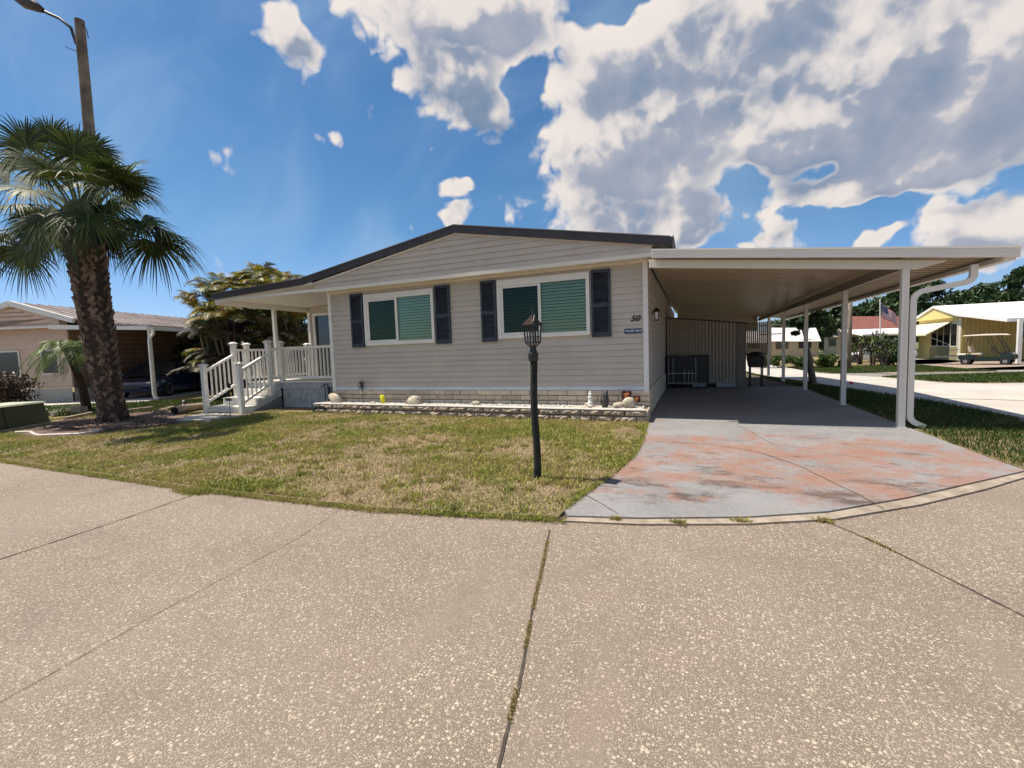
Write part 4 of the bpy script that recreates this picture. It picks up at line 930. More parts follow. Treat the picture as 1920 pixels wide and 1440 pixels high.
def pebbles(name, n, reg, r0, r1, z, m, seed):
    rs = np.random.RandomState(seed); ic = np.array([(0, 0, 1), (1, 0, 0), (0, 1, 0), (-1, 0, 0), (0, -1, 0), (0, 0, -1)], float); fc = np.array([(0, 1, 2), (0, 2, 3), (0, 3, 4), (0, 4, 1), (5, 2, 1), (5, 3, 2), (5, 4, 3), (5, 1, 4)])
    Xs, Ys = reg(rs, n); V = []; r = r0 + (r1 - r0) * rs.rand(n) ** 2
    a = rs.rand(n) * 6.28; co, si = np.cos(a), np.sin(a)
    sc = 1 + .5 * (rs.rand(n, 6, 3) - .5); v = ic[None] * sc * r[:, None, None]; vx = v[:, :, 0] * co[:, None] - v[:, :, 1] * si[:, None]; vy = v[:, :, 0] * si[:, None] + v[:, :, 1] * co[:, None]
    V = np.stack([vx + Xs[:, None], vy + Ys[:, None], v[:, :, 2] * .7 + z + .3 * r[:, None]], 2).reshape(-1, 3); F = (np.arange(n)[:, None, None] * 6 + fc[None]).reshape(-1, 3)
    return raw(name, V, F, m)
def preg(rs, n):
    X = rs.uniform(-8.4, -.8, n); t = rs.rand(n) ** 1.2; Y0 = 8.0 + (-(X + .72)) * .026; return X, Y0 - .03 + t * .5
tag(pebbles('gravel', 9000, preg, .008, .024, .245, MT['gravel'], 3), kind='stuff')
# ornaments, each one on the gravel
ZP = .245
def onP(x, y, Y): p = PY(x, y, Y); return p
def rock(px, Y, r, label, seed, m='stonewhite', name='rock', rough=.5):
    p = PY(px, 760, Y); mb = MB(); mb.blob((p.x, Y, ZP + r[2] * .75), r, 16, rough, seed, .35); return tag(mb.build(name, MT[m], smooth='all'), label, 'rock')
rock(630, 8.36, (.20, .11, .13), 'large pale boulder at the planter end nearest the porch', 3)
for k, (px, r) in enumerate(((783, (.125, .09, .095)),)):
    rock(px, 8.32, r, 'knobbly tan rock with pits, between yellow ornament and lamp post', 8, 'stonewhite', 'rock', .9)
rock(768, 8.38, (.08, .07, .08), 'small grey rock tucked behind the knobbly tan rock', 9, 'planterblock')
rock(891, 8.3, (.11, .06, .055), 'flat pale stone block lying left of the lamp post', 5, rough=.3)
rock(700, 8.3, (.09, .05, .03), 'low flat stone by the yellow ornament', 6, rough=.3)
rock(1159, 8.22, (.10, .08, .065), 'smaller white rounded stone beside the ribbed shell rock', 12, rough=.25)
rock(1177, 8.24, (.13, .09, .105), 'ribbed cream shell shaped rock near the driveway end', 14, rough=.35)
# metal flower stake
p = PY(679, 722, 8.4); s_ = thing('garden_stake', 'dark metal dandelion flower stake in the planter', 'garden ornament', (p.x, 8.4, ZP))
m_ = MB(); m_.tube([(p.x, 8.4, ZP - .03), (p.x - .005, 8.4, p.z)], .006, 5); m_.build('stem', MT['black'], s_)
m_ = MB()
for k in range(14):
    a = 2 * math.pi * k / 14; r = .145; dx_, dz_ = math.cos(a), math.sin(a)
    m_.tube([(p.x, 8.39, p.z), (p.x + dx_ * r * .55, 8.38, p.z + dz_ * r * .55), (p.x + dx_ * r, 8.39, p.z + dz_ * r)], [.006, .011, .003], 4)
    if k % 2: m_.blob((p.x + dx_ * (r + .005), 8.39, p.z + dz_ * (r + .005)), (.012, .006, .012), 6)
m_.blob((p.x, 8.38, p.z), (.02, .015, .02), 8); m_.build('flower', MT['black'], s_)
p = PY(717, 748, 8.3); s_ = thing('yellow_ornament', 'bright yellow bird shaped ornament on a short stake', 'garden ornament', (p.x, 8.3, ZP))
m_ = MB(); m_.blob((p.x + .01, 8.3, p.z - .01), (.055, .03, .12), 12, .3, 2); m_.blob((p.x - .03, 8.3, p.z + .04), (.045, .02, .05), 10, .2, 4); m_.blob((p.x + .03, 8.3, p.z - .1), (.03, .02, .06), 8); m_.build('body', MT['yellow'], s_, smooth='all')
m_ = MB(); m_.tube([(p.x + .01, 8.3, ZP - .02), (p.x, 8.3, p.z + .13)], .005, 5); m_.build('stake', MT['black'], s_)
p = PY(1107, 760, 8.22); s_ = thing('lighthouse_ornament', 'small white lighthouse figurine on a rocky base in the planter', 'garden ornament', (p.x, 8.22, ZP))
m_ = MB(); m_.lathe((p.x, 8.22, ZP), [(.062, .03), (.05, .1), (.05, .11), (.040, .12), (.036, .19), (.045, .195), (.045, .205), (.033, .21), (.03, .25), (.038, .255), (.036, .265), (.02, .275), (.018, .30), (.003, .315)], 14); m_.build('tower', MT['white'], s_, smooth=True)
m_ = MB(); m_.blob((p.x, 8.21, ZP + .04), (.095, .07, .05), 14, .6, 3, .3); m_.build('rocky_base', MT['stonewhite'], s_)
p = PY(1134, 760, 8.22); s_ = thing('owl_statue', 'dark grey horned owl statue in the planter', 'garden ornament', (p.x, 8.22, ZP))
m_ = MB(); m_.lathe((p.x, 8.22, ZP), [(.05, .0), (.06, .03), (.055, .06), (.066, .12), (.07, .17), (.055, .21), (.052, .23), (.058, .26), (.05, .29), (.02, .305)], 14)
for s in (-1, 1): m_.lathe((p.x + s * .036, 8.215, ZP + .285), [(.017, 0), (.003, .045)], 6); m_.blob((p.x + s * .06, 8.22, ZP + .14), (.018, .05, .085), 8)
m_.blob((p.x, 8.17, ZP + .245), (.008, .012, .012), 6); m_.build('body', MT['owl'], s_, smooth=True)
m_ = MB(); m_.blob((p.x - .02, 8.165, ZP + .262), (.012, .008, .012), 8); m_.blob((p.x + .02, 8.165, ZP + .262), (.012, .008, .012), 8); m_.build('eyes', MT['stonewhite'], s_)
for px, pz, sc, lab in ((1175, 742, 1.0, 'larger orange and dark red metal butterfly stake by the driveway end'), (1194, 749, .68, 'smaller orange metal butterfly stake by the driveway end')):
    p = PY(px, pz, 8.42); s_ = thing('butterfly_stake', lab, 'garden ornament', (p.x, 8.42, ZP), 'metal butterfly stakes')
    m_ = MB(); m_.tube([(p.x, 8.42, ZP - .02), (p.x + .01, 8.42, p.z)], .005, 5); m_.build('stem', MT['black'], s_)
    m_ = MB()
    for s in (-1, 1):
        for (ox, oz, a, b) in ((.05, .055, .045, .05), (.045, -.025, .05, .055)): m_.blob((p.x + s * ox * sc, 8.41, p.z + oz * sc), (a * sc, .01, b * sc), 10)
        m_.tube([(p.x, 8.41, p.z + .05 * sc), (p.x + s * .03 * sc, 8.41, p.z + .12 * sc), (p.x + s * .05 * sc, 8.41, p.z + .11 * sc)], .004, 4)
    m_.build('wings', MT['rustdark'], s_)
    m_ = MB(); m_.blob((p.x, 8.395, p.z - .01 * sc), (.035 * sc, .014, .06 * sc), 10); m_.blob((p.x + .03 * sc, 8.395, p.z + .03 * sc), (.025 * sc, .01, .025 * sc), 8); m_.blob((p.x - .03 * sc, 8.395, p.z + .03 * sc), (.02 * sc, .01, .02 * sc), 8); m_.build('body', MT['rust'], s_)
# hose coil, shepherd hook and bundle by the porch corner
p = PG(600, 776); m_ = MB(); rnd = random.Random(2)
for k in range(6):
    pts = [(p.x + (.16 + .01 * k) * math.cos(a) + .02 * rnd.uniform(-1, 1), p.y + (.13) * math.sin(a), .07 + .02 * k + .05 * math.sin(a * 2 + k)) for a in [i * .45 for i in range(15)]]
    m_.tube(pts, .011, 6)
tag(m_.build('garden_hose', MT['hose'], smooth=True), 'dark green hose coiled at the planter corner', 'hose')
p = PG(612, 768); s_ = thing('hook_stand', 'black metal shepherd hook stand at the porch and house corner', 'garden stake', (p.x, p.y, 0))
for dx_, h in ((0, .62), (.10, .66)):
    m_ = MB(); x0 = p.x + dx_; m_.tube([(x0, p.y, 0), (x0, p.y, h - .06), (x0 - .04, p.y, h), (x0 - .13, p.y, h - .01), (x0 - .15, p.y, h - .04)], .012, 6); m_.build('hook', MT['black'], s_)
m_ = MB(); m_.lathe((p.x + .12, p.y + .02, 0), [(.035, 0), (.045, .2), (.04, .45), (.02, .6)], 8); m_.build('folded_cover', MT['black'], s_)

# ---------------------------------------------------------------- lamp post in the lawn
LX, LY = -1.56, 4.49; zb_ = G(LY) + .03
lp = thing('lamp_post', 'black post lantern with square caged top standing in the lawn', 'lamp post', (LX, LY, zb_))
m_ = MB(); prof = []; rnd = random.Random(8); pts = []; rad = []
for i in range(15):
    t = i / 14; pts.append((LX + .008 * math.sin(t * 7), LY + .006 * math.sin(t * 9), zb_ - .05 + t * 1.38)); rad.append(.042 - .005 * t + rnd.uniform(-.0025, .0025))
m_.tube(pts, rad, 12); m_.build('post', MT['postwood'], lp, smooth=True)
m_ = MB(); m_.lathe((LX, LY, zb_ + 1.28), [(.045, 0), (.052, .01), (.050, .05), (.056, .055), (.056, .085), (.044, .09), (.036, .12), (.028, .15)], 10); m_.blob((LX - .03, LY - .03, zb_ + 1.33), (.02, .02, .03), 6); m_.build('collar', MT['black'], lp)
zc = PY(1002, 642, LY).z; zt = PY(1002, 609.5, LY).z; wl_, wt = .056, .064; rot = R(-22)
def rr3(x, y): return (LX + x * math.cos(rot) - y * math.sin(rot), LY + x * math.sin(rot) + y * math.cos(rot))
cg = MB(); cr = []
for a, b in ((-1, -1), (1, -1), (1, 1), (-1, 1)):
    p0 = rr3(a * wl_, b * wl_); p1 = rr3(a * wt, b * wt); cr.append((p0, p1)); cg.tube([(*p0, zc), (*p1, zt)], .009, 5)
    cg.tube([(*p0, zc), (*rr3(a * .02, b * .02), zc - .045), (*rr3(a * .012, b * .012), zc - .065)], .0075, 5)
for i in range(4):
    a0, a1 = cr[i]; b0, b1 = cr[(i + 1) % 4]
    for t in (0, .33, .66, 1.0):
        p = [a0[k] + (a1[k] - a0[k]) * t for k in (0, 1)]; q = [b0[k] + (b1[k] - b0[k]) * t for k in (0, 1)]; zz = zc + (zt - zc) * t
        cg.tube([(p[0], p[1], zz), (q[0], q[1], zz)], .010 if t in (0, 1.0) else .0055, 4)
    for t in (.34, .67):
        p = [a0[k] + (b0[k] - a0[k]) * t for k in (0, 1)]; q = [a1[k] + (b1[k] - a1[k]) * t for k in (0, 1)]; cg.tube([(p[0], p[1], zc), (q[0], q[1], zt)], .0055, 4)
    m0 = [(a0[k] + b0[k]) / 2 for k in (0, 1)]; cg.tube([(m0[0], m0[1], zc), (LX, LY, zc - .06)], .007, 4)
cg.build('cage', MT['black'], lp)
m_ = MB(); e = .080; ap = zt + .112; c4_ = [rr3(-e, -e), rr3(e, -e), rr3(e, e), rr3(-e, e)]
m_.add([(*c, zt) for c in c4_] + [(*c, zt + .008) for c in c4_] + [(LX, LY, ap)], [(3, 2, 1, 0), (0, 1, 5, 4), (1, 2, 6, 5), (2, 3, 7, 6), (3, 0, 4, 7), (4, 5, 8), (5, 6, 8), (6, 7, 8), (7, 4, 8)])
m_.build('cap', MT['lampcap'], lp)
m_ = MB(); c0, c1 = rr3(-.018, -e * .62), rr3(.018, -e * .62); m_.add([(*c0, zt + .045), (*c1, zt + .045), (*rr3(0, -e * .45), zt + .075), (*rr3(0, -e * .75), zt + .05)], [(0, 1, 3), (0, 3, 2), (1, 2, 3)]); m_.build('vent', MT['black'], lp)
q = rr3(e, -e * .8)
m_ = MB(); m_.tube([(q[0], q[1], zt + .0), (q[0] - .01, q[1], zt + .03), (LX + .03, LY - .01, ap - .01), (LX - .005, LY, ap + .03), (LX - .012, LY, ap + .055), (LX + .0, LY, ap + .068), (LX + .012, LY, ap + .055)], .006, 6); m_.tube([(q[0], q[1], zt - .02), (q[0], q[1], zt + .02)], .016, 6); m_.build('hook', MT['black'], lp)
m_ = MB(); m_.lathe((LX, LY, zc), [(.02, 0), (.02, .03), (.012, .035), (.022, .06), (.024, .085), (.012, .105)], 10); m_.build('bulb', MT['lens'], lp)

# ---------------------------------------------------------------- palms
def raw_join(parts):
    V = []; F = []; n = 0
    for v, f in parts: V.append(v); F.append(np.asarray(f) + n); n += len(v)
    return np.concatenate(V), np.concatenate(F)
def fan_frond(H, ax, up, s, rnd, n=42, droop=.35):
    """fan leaf: narrow folded leaflets radiating from the hub H"""
    ax = Vector(ax).normalized(); b = ax.cross(Vector(up)).normalized(); nn = b.cross(ax)
    V = []; F = []
    for k in range(n):
        u = (k + .5) / n * 2 - 1; ph = u * R(142) + rnd.uniform(-.02, .02); d = ax * math.cos(ph) + b * math.sin(ph)
        L = s * (1.0 - .22 * abs(u) ** 2) * rnd.uniform(.88, 1.08); w = .0175 * s / .8
        cup = nn * (.16 * abs(math.sin(ph)))
        side = d.cross(nn).normalized(); dr = droop * rnd.uniform(.6, 1.5); base = len(V)
        tw = rnd.uniform(-.25, .25)
        for t, ww in ((0.02, .25), (.35, 1.), (.62, .9), (.82, .5), (1., .04)):
            p = H + (d + cup * .6) * (L * t) + Vector((0, 0, -1)) * (dr * L * max(0, t - .3) ** 2 * 1.6) + b * (tw * L * max(0, t - .5) ** 2)
            V.append(p + side * w * ww); V.append(p - side * w * ww)
        for i in range(4): F.append((base + 2 * i, base + 2 * i + 1, base + 2 * i + 3, base + 2 * i + 2))
    return np.array([tuple(v) for v in V]), np.array(F)
def pinnate(O, d, L, rnd, n=34, ll=.5, droop=.9, w=.018, vee=.5, up=(0, 0, 1)):
    """feather leaf: arching rachis with leaflets both sides; returns leaflets and rachis points"""
    d = Vector(d).normalized(); V = []; F = []; pts = []
    side = d.cross(Vector((0, 0, 1)))
    if side.length < .05: side = Vector((1, 0, 0))
    side.normalize()
    for i in range(13):
        t = i / 12; pts.append(Vector(O) + d * (L * t) + Vector((0, 0, -1)) * (droop * L * t * t * .6) - d * (droop * L * .15 * t * t * t))
    for k in range(n):
        t = .12 + .88 * (k + .5) / n; i = min(11, int(t * 12)); f = t * 12 - i; p = pts[i].lerp(pts[i + 1], f); tg = (pts[i + 1] - pts[i]).normalized(); nn = side.cross(tg).normalized()
        le = ll * (math.sin(math.pi * min(1, t * .9 + .08)) ** .6) * rnd.uniform(.85, 1.1)
        for s in (-1, 1):
            dd = (side * s + tg * (.55 + .5 * t) + nn * vee * rnd.uniform(.4, 1.2)).normalized(); wv = tg * w; base = len(V)
            for q, ww in ((0, .5), (.4, 1), (.75, .6), (1, .05)):
                pp = p + dd * (le * q) + Vector((0, 0, -1)) * (le * .45 * q * q); V.append(pp + wv * ww); V.append(pp - wv * ww)
            for j in range(3): F.append((base + 2 * j, base + 2 * j + 1, base + 2 * j + 3, base + 2 * j + 2))
    return np.array([tuple(v) for v in V]), np.array(F), pts

rnd = random.Random(21)
B = Vector((-12.49, 6.08, 0)); T = Vector((-12.74, 5.98, 4.35)); Dp = depth(B)
palm = thing('fan_palm', 'big fan palm with criss-cross booted trunk and dark green fan crown', 'palm tree', B)
def trunk_at(t): return B.lerp(T, t) + Vector((.14, .05, 0)) * math.sin(t * math.pi) * -.3 + Vector((-.10, 0, 0)) * (1 - t) * 0
def trunk_r(t): return .24 + .10 * t ** .8 if t > .08 else .33 - t * 1.1
m_ = MB(); m_.tube([trunk_at(i / 20) for i in range(21)], [trunk_r(i / 20) for i in range(21)], 16); trk = m_.build('trunk', MT['bootcore'], palm, smooth='all')
bt = MB(); n = 0
rows = 50
for i in range(rows):
    t = (i + .5) / rows; z = t; c = trunk_at(t); r = trunk_r(t)
    per = 12
    for j in range(per):
        a = 2 * math.pi * (j + .5 * (i % 2)) / per + rnd.uniform(-.12, .12); out = Vector((math.cos(a), math.sin(a), 0)); tan = Vector((-out.y, out.x, 0))
        sgn = 1 if (i + j) % 2 else -1
        lean = tan * sgn * rnd.uniform(.35, .75); stick = rnd.uniform(.20, .50) * (.55 + .45 * t)
        d = (Vector((0, 0, 1)) + lean + out * stick).normalized(); L_ = rnd.uniform(.14, .27) * (.7 + .35 * t); w = rnd.uniform(.034, .058)
        p0 = c + out * (r - .03) + Vector((0, 0, -.04)); p1 = p0 + d * L_; s_ = d.cross(out).normalized(); th = out * rnd.uniform(.012, .022)
        bt.hexa([p0 - s_ * w - th, p0 + s_ * w - th, p0 + s_ * w + th, p0 - s_ * w + th, p1 - s_ * w * .7 - th * .6, p1 + s_ * w * .7 - th * .6, p1 + s_ * w * .55 + th * .6, p1 - s_ * w * .8 + th * .6])
bt.build('boots', MT['boot'], palm)
# crown: fans seen in the photo (hub x, y, depth offset, direction x, y, size)
CT = trunk_at(1.0) + Vector((0, 0, .12)); rs2 = random.Random(99)
spec = [(50, 275, -.1, -.35, -1, 1.0), (95, 262, .3, -.1, -1, .95), (138, 285, -.3, .15, -1, .9), (172, 290, .4, .3, -1, .85), (228, 345, -.2, .75, -.65, .95), (235, 375, .5, 1, -.15, .9),
        (20, 320, .3, -1, -.6, .9), (30, 385, -.5, -1, .1, .95), (298, 432, -.2, 1, .2, 1.1), (312, 450, .4, .95, .5, 1.15), (290, 455, -.3, .8, .9, 1.0), (265, 415, -.6, .8, .8, .85), (10, 440, .4, -.9, .6, .9), (75, 440, -.7, -.5, 1, .9),
        (48, 474, .1, -.3, 1, .85), (15, 470, .4, -.8, .9, .8), (110, 395, -.9, -.2, .7, .9), (150, 375, -1.1, .1, .9, .85), (195, 385, -.9, .5, .9, .85), (100, 330, -.8, -.5, -.5, .95), (165, 335, -.9, .2, -.5, .9), (205, 325, -.5, .6, -.3, .9),
        (70, 335, .7, -.6, -.4, .9), (120, 320, .9, 0, -.8, .9), (190, 315, .9, .4, -.6, .9), (120, 430, .8, -.3, 1, .8), (-60, 330, 0, -1, -.1, .9), (-40, 440, .2, -1, .7, .9), (210, 430, .8, .7, .8, .8), (175, 430, -.5, .2, 1, .6), (60, 390, .9, -.9, .3, .9), (85, 405, -1.6, -.4, .6, .85), (165, 405, -1.8, .1, .9, .85), (205, 360, -1.5, .5, .3, .85), (60, 355, -1.6, -.6, .1, .85), (130, 330, -1.7, 0, -.4, .85), (150, 350, 1.7, .1, -.3, .9), (85, 345, 1.6, -.6, -.1, .9), (205, 345, 1.6, .6, 0, .9), (120, 400, 1.8, 0, .6, .9)]
for k in range(12):
    a = rs2.uniform(0, 6.28); spec.append((150 + 95 * math.cos(a), 365 + 75 * math.sin(a), rs2.uniform(-.9, .9), math.cos(a), math.sin(a) + .15, rs2.uniform(.75, .95)))
LV = []; pet = MB()
for hx, hy, dd, dx_, dy_, s in spec:
    H = PD(hx, hy, Dp + dd); H2 = PD(hx + dx_ * 40, hy + dy_ * 40, Dp + dd * 1.25); ax = (H2 - H).normalized()
    outw = (H - CT); outw.z = 0; up = (Vector((0, 0, 1)) * .9 + _f0 * rnd.uniform(-.9, .3) + Vector((rnd.uniform(-.4, .4), rnd.uniform(-.4, .4), 0)))
    if abs(ax.z) > .75: up = -_f0 + Vector((rnd.uniform(-.5, .5), rnd.uniform(-.5, .5), .2))
    LV.append(fan_frond(H, ax, up, s * .86, rnd, n=rnd.randint(50, 60), droop=.30 if dy_ < 0 else .6))
    mid = CT.lerp(H, .5) + Vector((0, 0, .12)); pet.tube([CT, mid, H, H + ax * .18], [.026, .02, .015, .007], 5)
V_, F_ = raw_join(LV); raw('crown', V_, F_, MT['frond'], palm); pet.build('petiole', MT['petiole'], palm)
LV = []
for k in range(7):
    a = rnd.uniform(0, 6.28); H = CT + Vector((math.cos(a) * .5, math.sin(a) * .5, rnd.uniform(-.35, .1))); LV.append(fan_frond(H, (math.cos(a) * .5, math.sin(a) * .5, -1), (math.cos(a), math.sin(a), .3), .5, rnd, 26, .5))
V_, F_ = raw_join(LV); raw('dead_frond', V_, F_, MT['deadfrond'], palm)

def feather_palm(name, label, base, stems, fr, L, ll, mt, mstem, seed, spread=.5, n=28, droop=.9, w=.018, mt_low=None, rstem=.035, group=None, leanf=.25, el=(.3, 1.3)):
    rnd = random.Random(seed); base = Vector(base); o = thing(name, label, 'palm tree', base, group); st_ = MB(); hi = []; lo = []; ra = MB()
    for (dx_, dy_, h) in stems:
        a = rnd.uniform(0, 6.28); b0 = base + Vector((dx_ * .5, dy_ * .5, 0)); top = base + Vector((dx_ + leanf * math.cos(a), dy_ + leanf * math.sin(a), h)); st_.tube([b0, b0.lerp(top, .5) + Vector((dx_ * .1, 0, 0)), top], [rstem * 1.3, rstem, rstem * .9], 7)
        for k in range(fr):
            az = 2 * math.pi * (k + rnd.uniform(-.3, .3)) / fr; e = rnd.uniform(*el); d = Vector((math.cos(az) * math.cos(e), math.sin(az) * math.cos(e), math.sin(e)))
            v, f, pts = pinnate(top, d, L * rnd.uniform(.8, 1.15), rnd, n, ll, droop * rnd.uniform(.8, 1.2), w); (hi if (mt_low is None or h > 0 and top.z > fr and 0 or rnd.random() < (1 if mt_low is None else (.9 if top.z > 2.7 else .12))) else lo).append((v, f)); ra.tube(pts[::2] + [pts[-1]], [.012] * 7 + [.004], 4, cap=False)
    st_.build('stem', mstem, o, smooth='all'); 
    if hi: V_, F_ = raw_join(hi); raw('fronds', V_, F_, mt, o)
    if lo: V_, F_ = raw_join(lo); raw('lower_fronds', V_, F_, mt_low, o)
    ra.build('rachis', MT['petiole'], o); return o
rn = random.Random(31)
for q, (px, dd, hs, lab) in enumerate(((425, 16.3, 1.0, 'golden areca palm clump leftmost behind the porch'), (490, 17.2, 1.12, 'tallest golden areca palm clump behind the porch'), (548, 16.8, 1.0, 'golden areca palm clump partly behind the porch roof'))):
    P_ = PD(px, 700, dd); st_ = [(rn.uniform(-.7, .7), rn.uniform(-.5, .5), rn.uniform(2.7, 4.0) * hs) for _ in range(9)] + [(rn.uniform(-.9, .9), rn.uniform(-.7, .3), rn.uniform(1.0, 2.4)) for _ in range(7)]
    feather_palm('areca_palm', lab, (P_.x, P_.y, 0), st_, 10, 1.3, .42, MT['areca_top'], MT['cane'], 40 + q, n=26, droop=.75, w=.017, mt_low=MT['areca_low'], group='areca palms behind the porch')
# dark evergreen mass behind them and small date palm in front of the neighbour
def leaf_cloud(centres, radii, per, size, seed, flat=.8):
    rs = np.random.RandomState(seed); V = []
    for c, r in zip(centres, radii):
        k = per; d = rs.normal(size=(k, 3)); d /= np.linalg.norm(d, axis=1)[:, None]; q = d * (rs.rand(k, 1) ** .45) * r * np.array([1, 1, flat]) + np.array(c)
        a = rs.normal(size=(k, 3)); a /= np.linalg.norm(a, axis=1)[:, None]; b = np.cross(a, rs.normal(size=(k, 3))); b /= np.linalg.norm(b, axis=1)[:, None]
        s = size * (.6 + .8 * rs.rand(k, 1)); V.append(np.stack([q - a * s, q + b * s * .45, q + a * s, q - b * s * .45], 1).reshape(-1, 3))
    V = np.concatenate(V); F = np.arange(len(V)).reshape(-1, 4); return V, F
def tree(name, label, base, h, rad, seed, mt, trunk_h=.35, clumps=26, per=320, size=.16, group=None, tr=.16, cat='tree'):
    rnd = random.Random(seed); base = Vector(base); o = thing(name, label, cat, base, group); tb = MB(); top = base + Vector((rnd.uniform(-.3, .3), rnd.uniform(-.3, .3), h * .72))
    fork = base.lerp(top, trunk_h); tb.tube([base - Vector((0, 0, .1)), base + Vector((0, 0, .2)), fork, top], [tr * 1.5, tr, tr * .8, tr * .3], 9); C_ = []; Rr = []
    for k in range(clumps):
        a = rnd.uniform(0, 6.28); t = rnd.random(); zz = h * (trunk_h + (1 - trunk_h) * t); env = rad * math.sin(math.pi * min(.97, .18 + t * .80)) ** .7; r = env * rnd.uniform(.35, 1); c = base + Vector((math.cos(a) * r, math.sin(a) * r, zz - rad * .12)); cr_ = rad * rnd.uniform(.22, .40); C_.append(tuple(c)); Rr.append(cr_)
        if k % 3 == 0: s0 = fork.lerp(top, rnd.uniform(0, .6)); tb.tube([s0, s0.lerp(c, .5) + Vector((0, 0, .1)), c], [tr * .4, tr * .25, tr * .08], 5)
    tb.build('trunk', MT['bark'], o, smooth='all'); V_, F_ = leaf_cloud(C_, Rr, per, size, seed); raw('crown', V_, F_, mt, o); return o
def bush(name, label, base, rx, h, seed, mt, per=260, size=.06, clumps=9, group=None, cat='shrub'):
    rnd = random.Random(seed); base = Vector(base); o = thing(name, label, cat, base, group); C_ = []; Rr = []; sm = MB()
    for k in range(clumps):
        c = base + Vector((rnd.uniform(-1, 1) * rx, rnd.uniform(-.6, .6) * rx, h * rnd.uniform(.25, .8))); C_.append(tuple(c)); Rr.append(h * rnd.uniform(.22, .36)); sm.tube([base + Vector((0, 0, -.05)), base.lerp(c, .6), c], [.02, .015, .006], 5)
    sm.build('stem', MT['bark'], o); V_, F_ = leaf_cloud(C_, Rr, per, size, seed); raw('foliage', V_, F_, mt, o); return o
for k, (px, d_, h, r) in enumerate(((470, 21.5, 4.3, 2.0), (560, 21, 4.3, 2.0), (400, 22.5, 3.6, 1.6))):
    P_ = PD(px, 700, d_); tree('evergreen_tree', ['dark evergreen behind the middle areca palms', 'dark evergreen seen through the porch railing', 'dark low evergreen left behind the areca palms'][k], (P_.x, P_.y, 0), h, r, 60 + k, MT['leaf'], .12, 26, 420, .11)
P_ = PD(160, 742, 13.5); b_ = Vector((P_.x, P_.y, 0))
tp = PD(128, 655, 13.0)
dp = thing('date_palm', 'small leaning date palm with drooping lime fronds behind the big trunk', 'palm tree', b_)
m_ = MB(); m_.tube([b_, b_.lerp(tp, .35) + Vector((.12, 0, .05)), b_.lerp(tp, .7) + Vector((.05, 0, 0)), tp], [.13, .10, .09, .12], 9); m_.build('trunk', MT['bootcore'], dp, smooth='all')
LV = []; ra = MB(); rnd = random.Random(77)
for k in range(30):
    az = k * 2.4; e = rnd.uniform(-.1, 1.1); d = Vector((math.cos(az) * math.cos(e), math.sin(az) * math.cos(e), math.sin(e))); v, f, pts = pinnate(tp, d, rnd.uniform(1.0, 1.5), rnd, 34, .26, 1.2, .009, .2); LV.append((v, f)); ra.tube(pts[::2] + [pts[-1]], [.01] * 7 + [.003], 4, cap=False)
V_, F_ = raw_join(LV); raw('fronds', V_, F_, MT['date'], dp); ra.build('rachis', MT['petiole'], dp)
LV = []
for k in range(4):
    az = 4 + k * .5; v, f, pts = pinnate(tp + Vector((0, 0, -.1)), (math.cos(az) * .6, math.sin(az) * .6, -.8), .8, rnd, 20, .16, .4, .008, .2); LV.append((v, f))
V_, F_ = raw_join(LV); raw('dead_frond', V_, F_, MT['deadfrond'], dp)

# ---------------------------------------------------------------- street light pole behind the palm
p0 = Vector((-13.17, 6.42, 0)); Dq = depth(p0); pt = PD(149, 38, Dq); pt = Vector((pt.x, pt.y, pt.z))
sp_ = thing('street_light', 'tall tapered pole with curved arm street lamp rising behind the palm', 'street light', p0)
pts = [p0.lerp(pt, i / 10) for i in range(11)]; m_ = MB(); m_.tube(pts, [.15 - .055 * i / 10 for i in range(11)], 12); m_.build('pole', MT['polewood'], sp_, smooth=True)
m_ = MB(); a0 = PD(143, 82, Dq); a1 = PD(133, 52, Dq); a2 = PD(112, 35, Dq); a3 = PD(88, 24, Dq); a35 = PD(78, 18, Dq); a4 = PD(36, -4, Dq)
m_.tube([p0.lerp(pt, .955), a0, a1, a2, a3, a35], .033, 8); m_.build('arm', MT['black'], sp_, smooth='all')
hd = (a4 - a35).normalized(); m_ = MB(); m_.tube([a35 - hd * .05, a35 + hd * .12, a35 + hd * .38, a35 + hd * .62, a35 + hd * .72], [.05, .10, .15, .11, .03], 10); hdo = m_.build('lamp_head', mat('brown_lamp_housing', (.05, .035, .03), .5), sp_, smooth='all')
m_ = MB(); cc = a35 + hd * .38 + Vector((0, 0, -.09)); m_.blob(cc, (.11, .08, .06), 12); m_.build('lens', MT['petiole'], hdo, smooth='all')
for P in ([(152, 41), (162, 55), (166, 72)], [(146, 97), (130, 91), (122, 87)]): m_ = MB(); m_.tube([PD(x, y, Dq - .02) for x, y in P], .009, 4); m_.build('loose_wire', MT['black'], sp_)

# ---------------------------------------------------------------- palm bed, edging, utility box
bed = [PG(0, 822), PG(30, 818), PG(70, 822), PG(110, 822), PG(180, 815), PG(255, 800), PG(330, 798), PG(400, 795), PG(330, 778), PG(250, 772), PG(170, 780), PG(120, 790), PG(60, 802), PG(0, 812)]
sheet('mulch_bed', [(p.x, p.y) for p in bed], .036, MT['mulch'])
def logp(name, pts, r, m, label, cat='edging', flatten=None, n=7):
    mb = MB(); mb.tube([PG(x, y) + Vector((0, 0, .03 + r * .6)) for x, y in pts], r, n); return tag(mb.build(name, m, smooth=True), label, cat)
def bar_g(name, a, b, w, h, m, label, cat='edging'):
    A, B_ = PG(*a), PG(*b); A.z = G(A.y) + .03 + h / 2; B_.z = G(B_.y) + .03 + h / 2; mb = MB(); mb.bar(A, B_, w, h); return tag(mb.build(name, m, bevel=.008), label, cat, None)
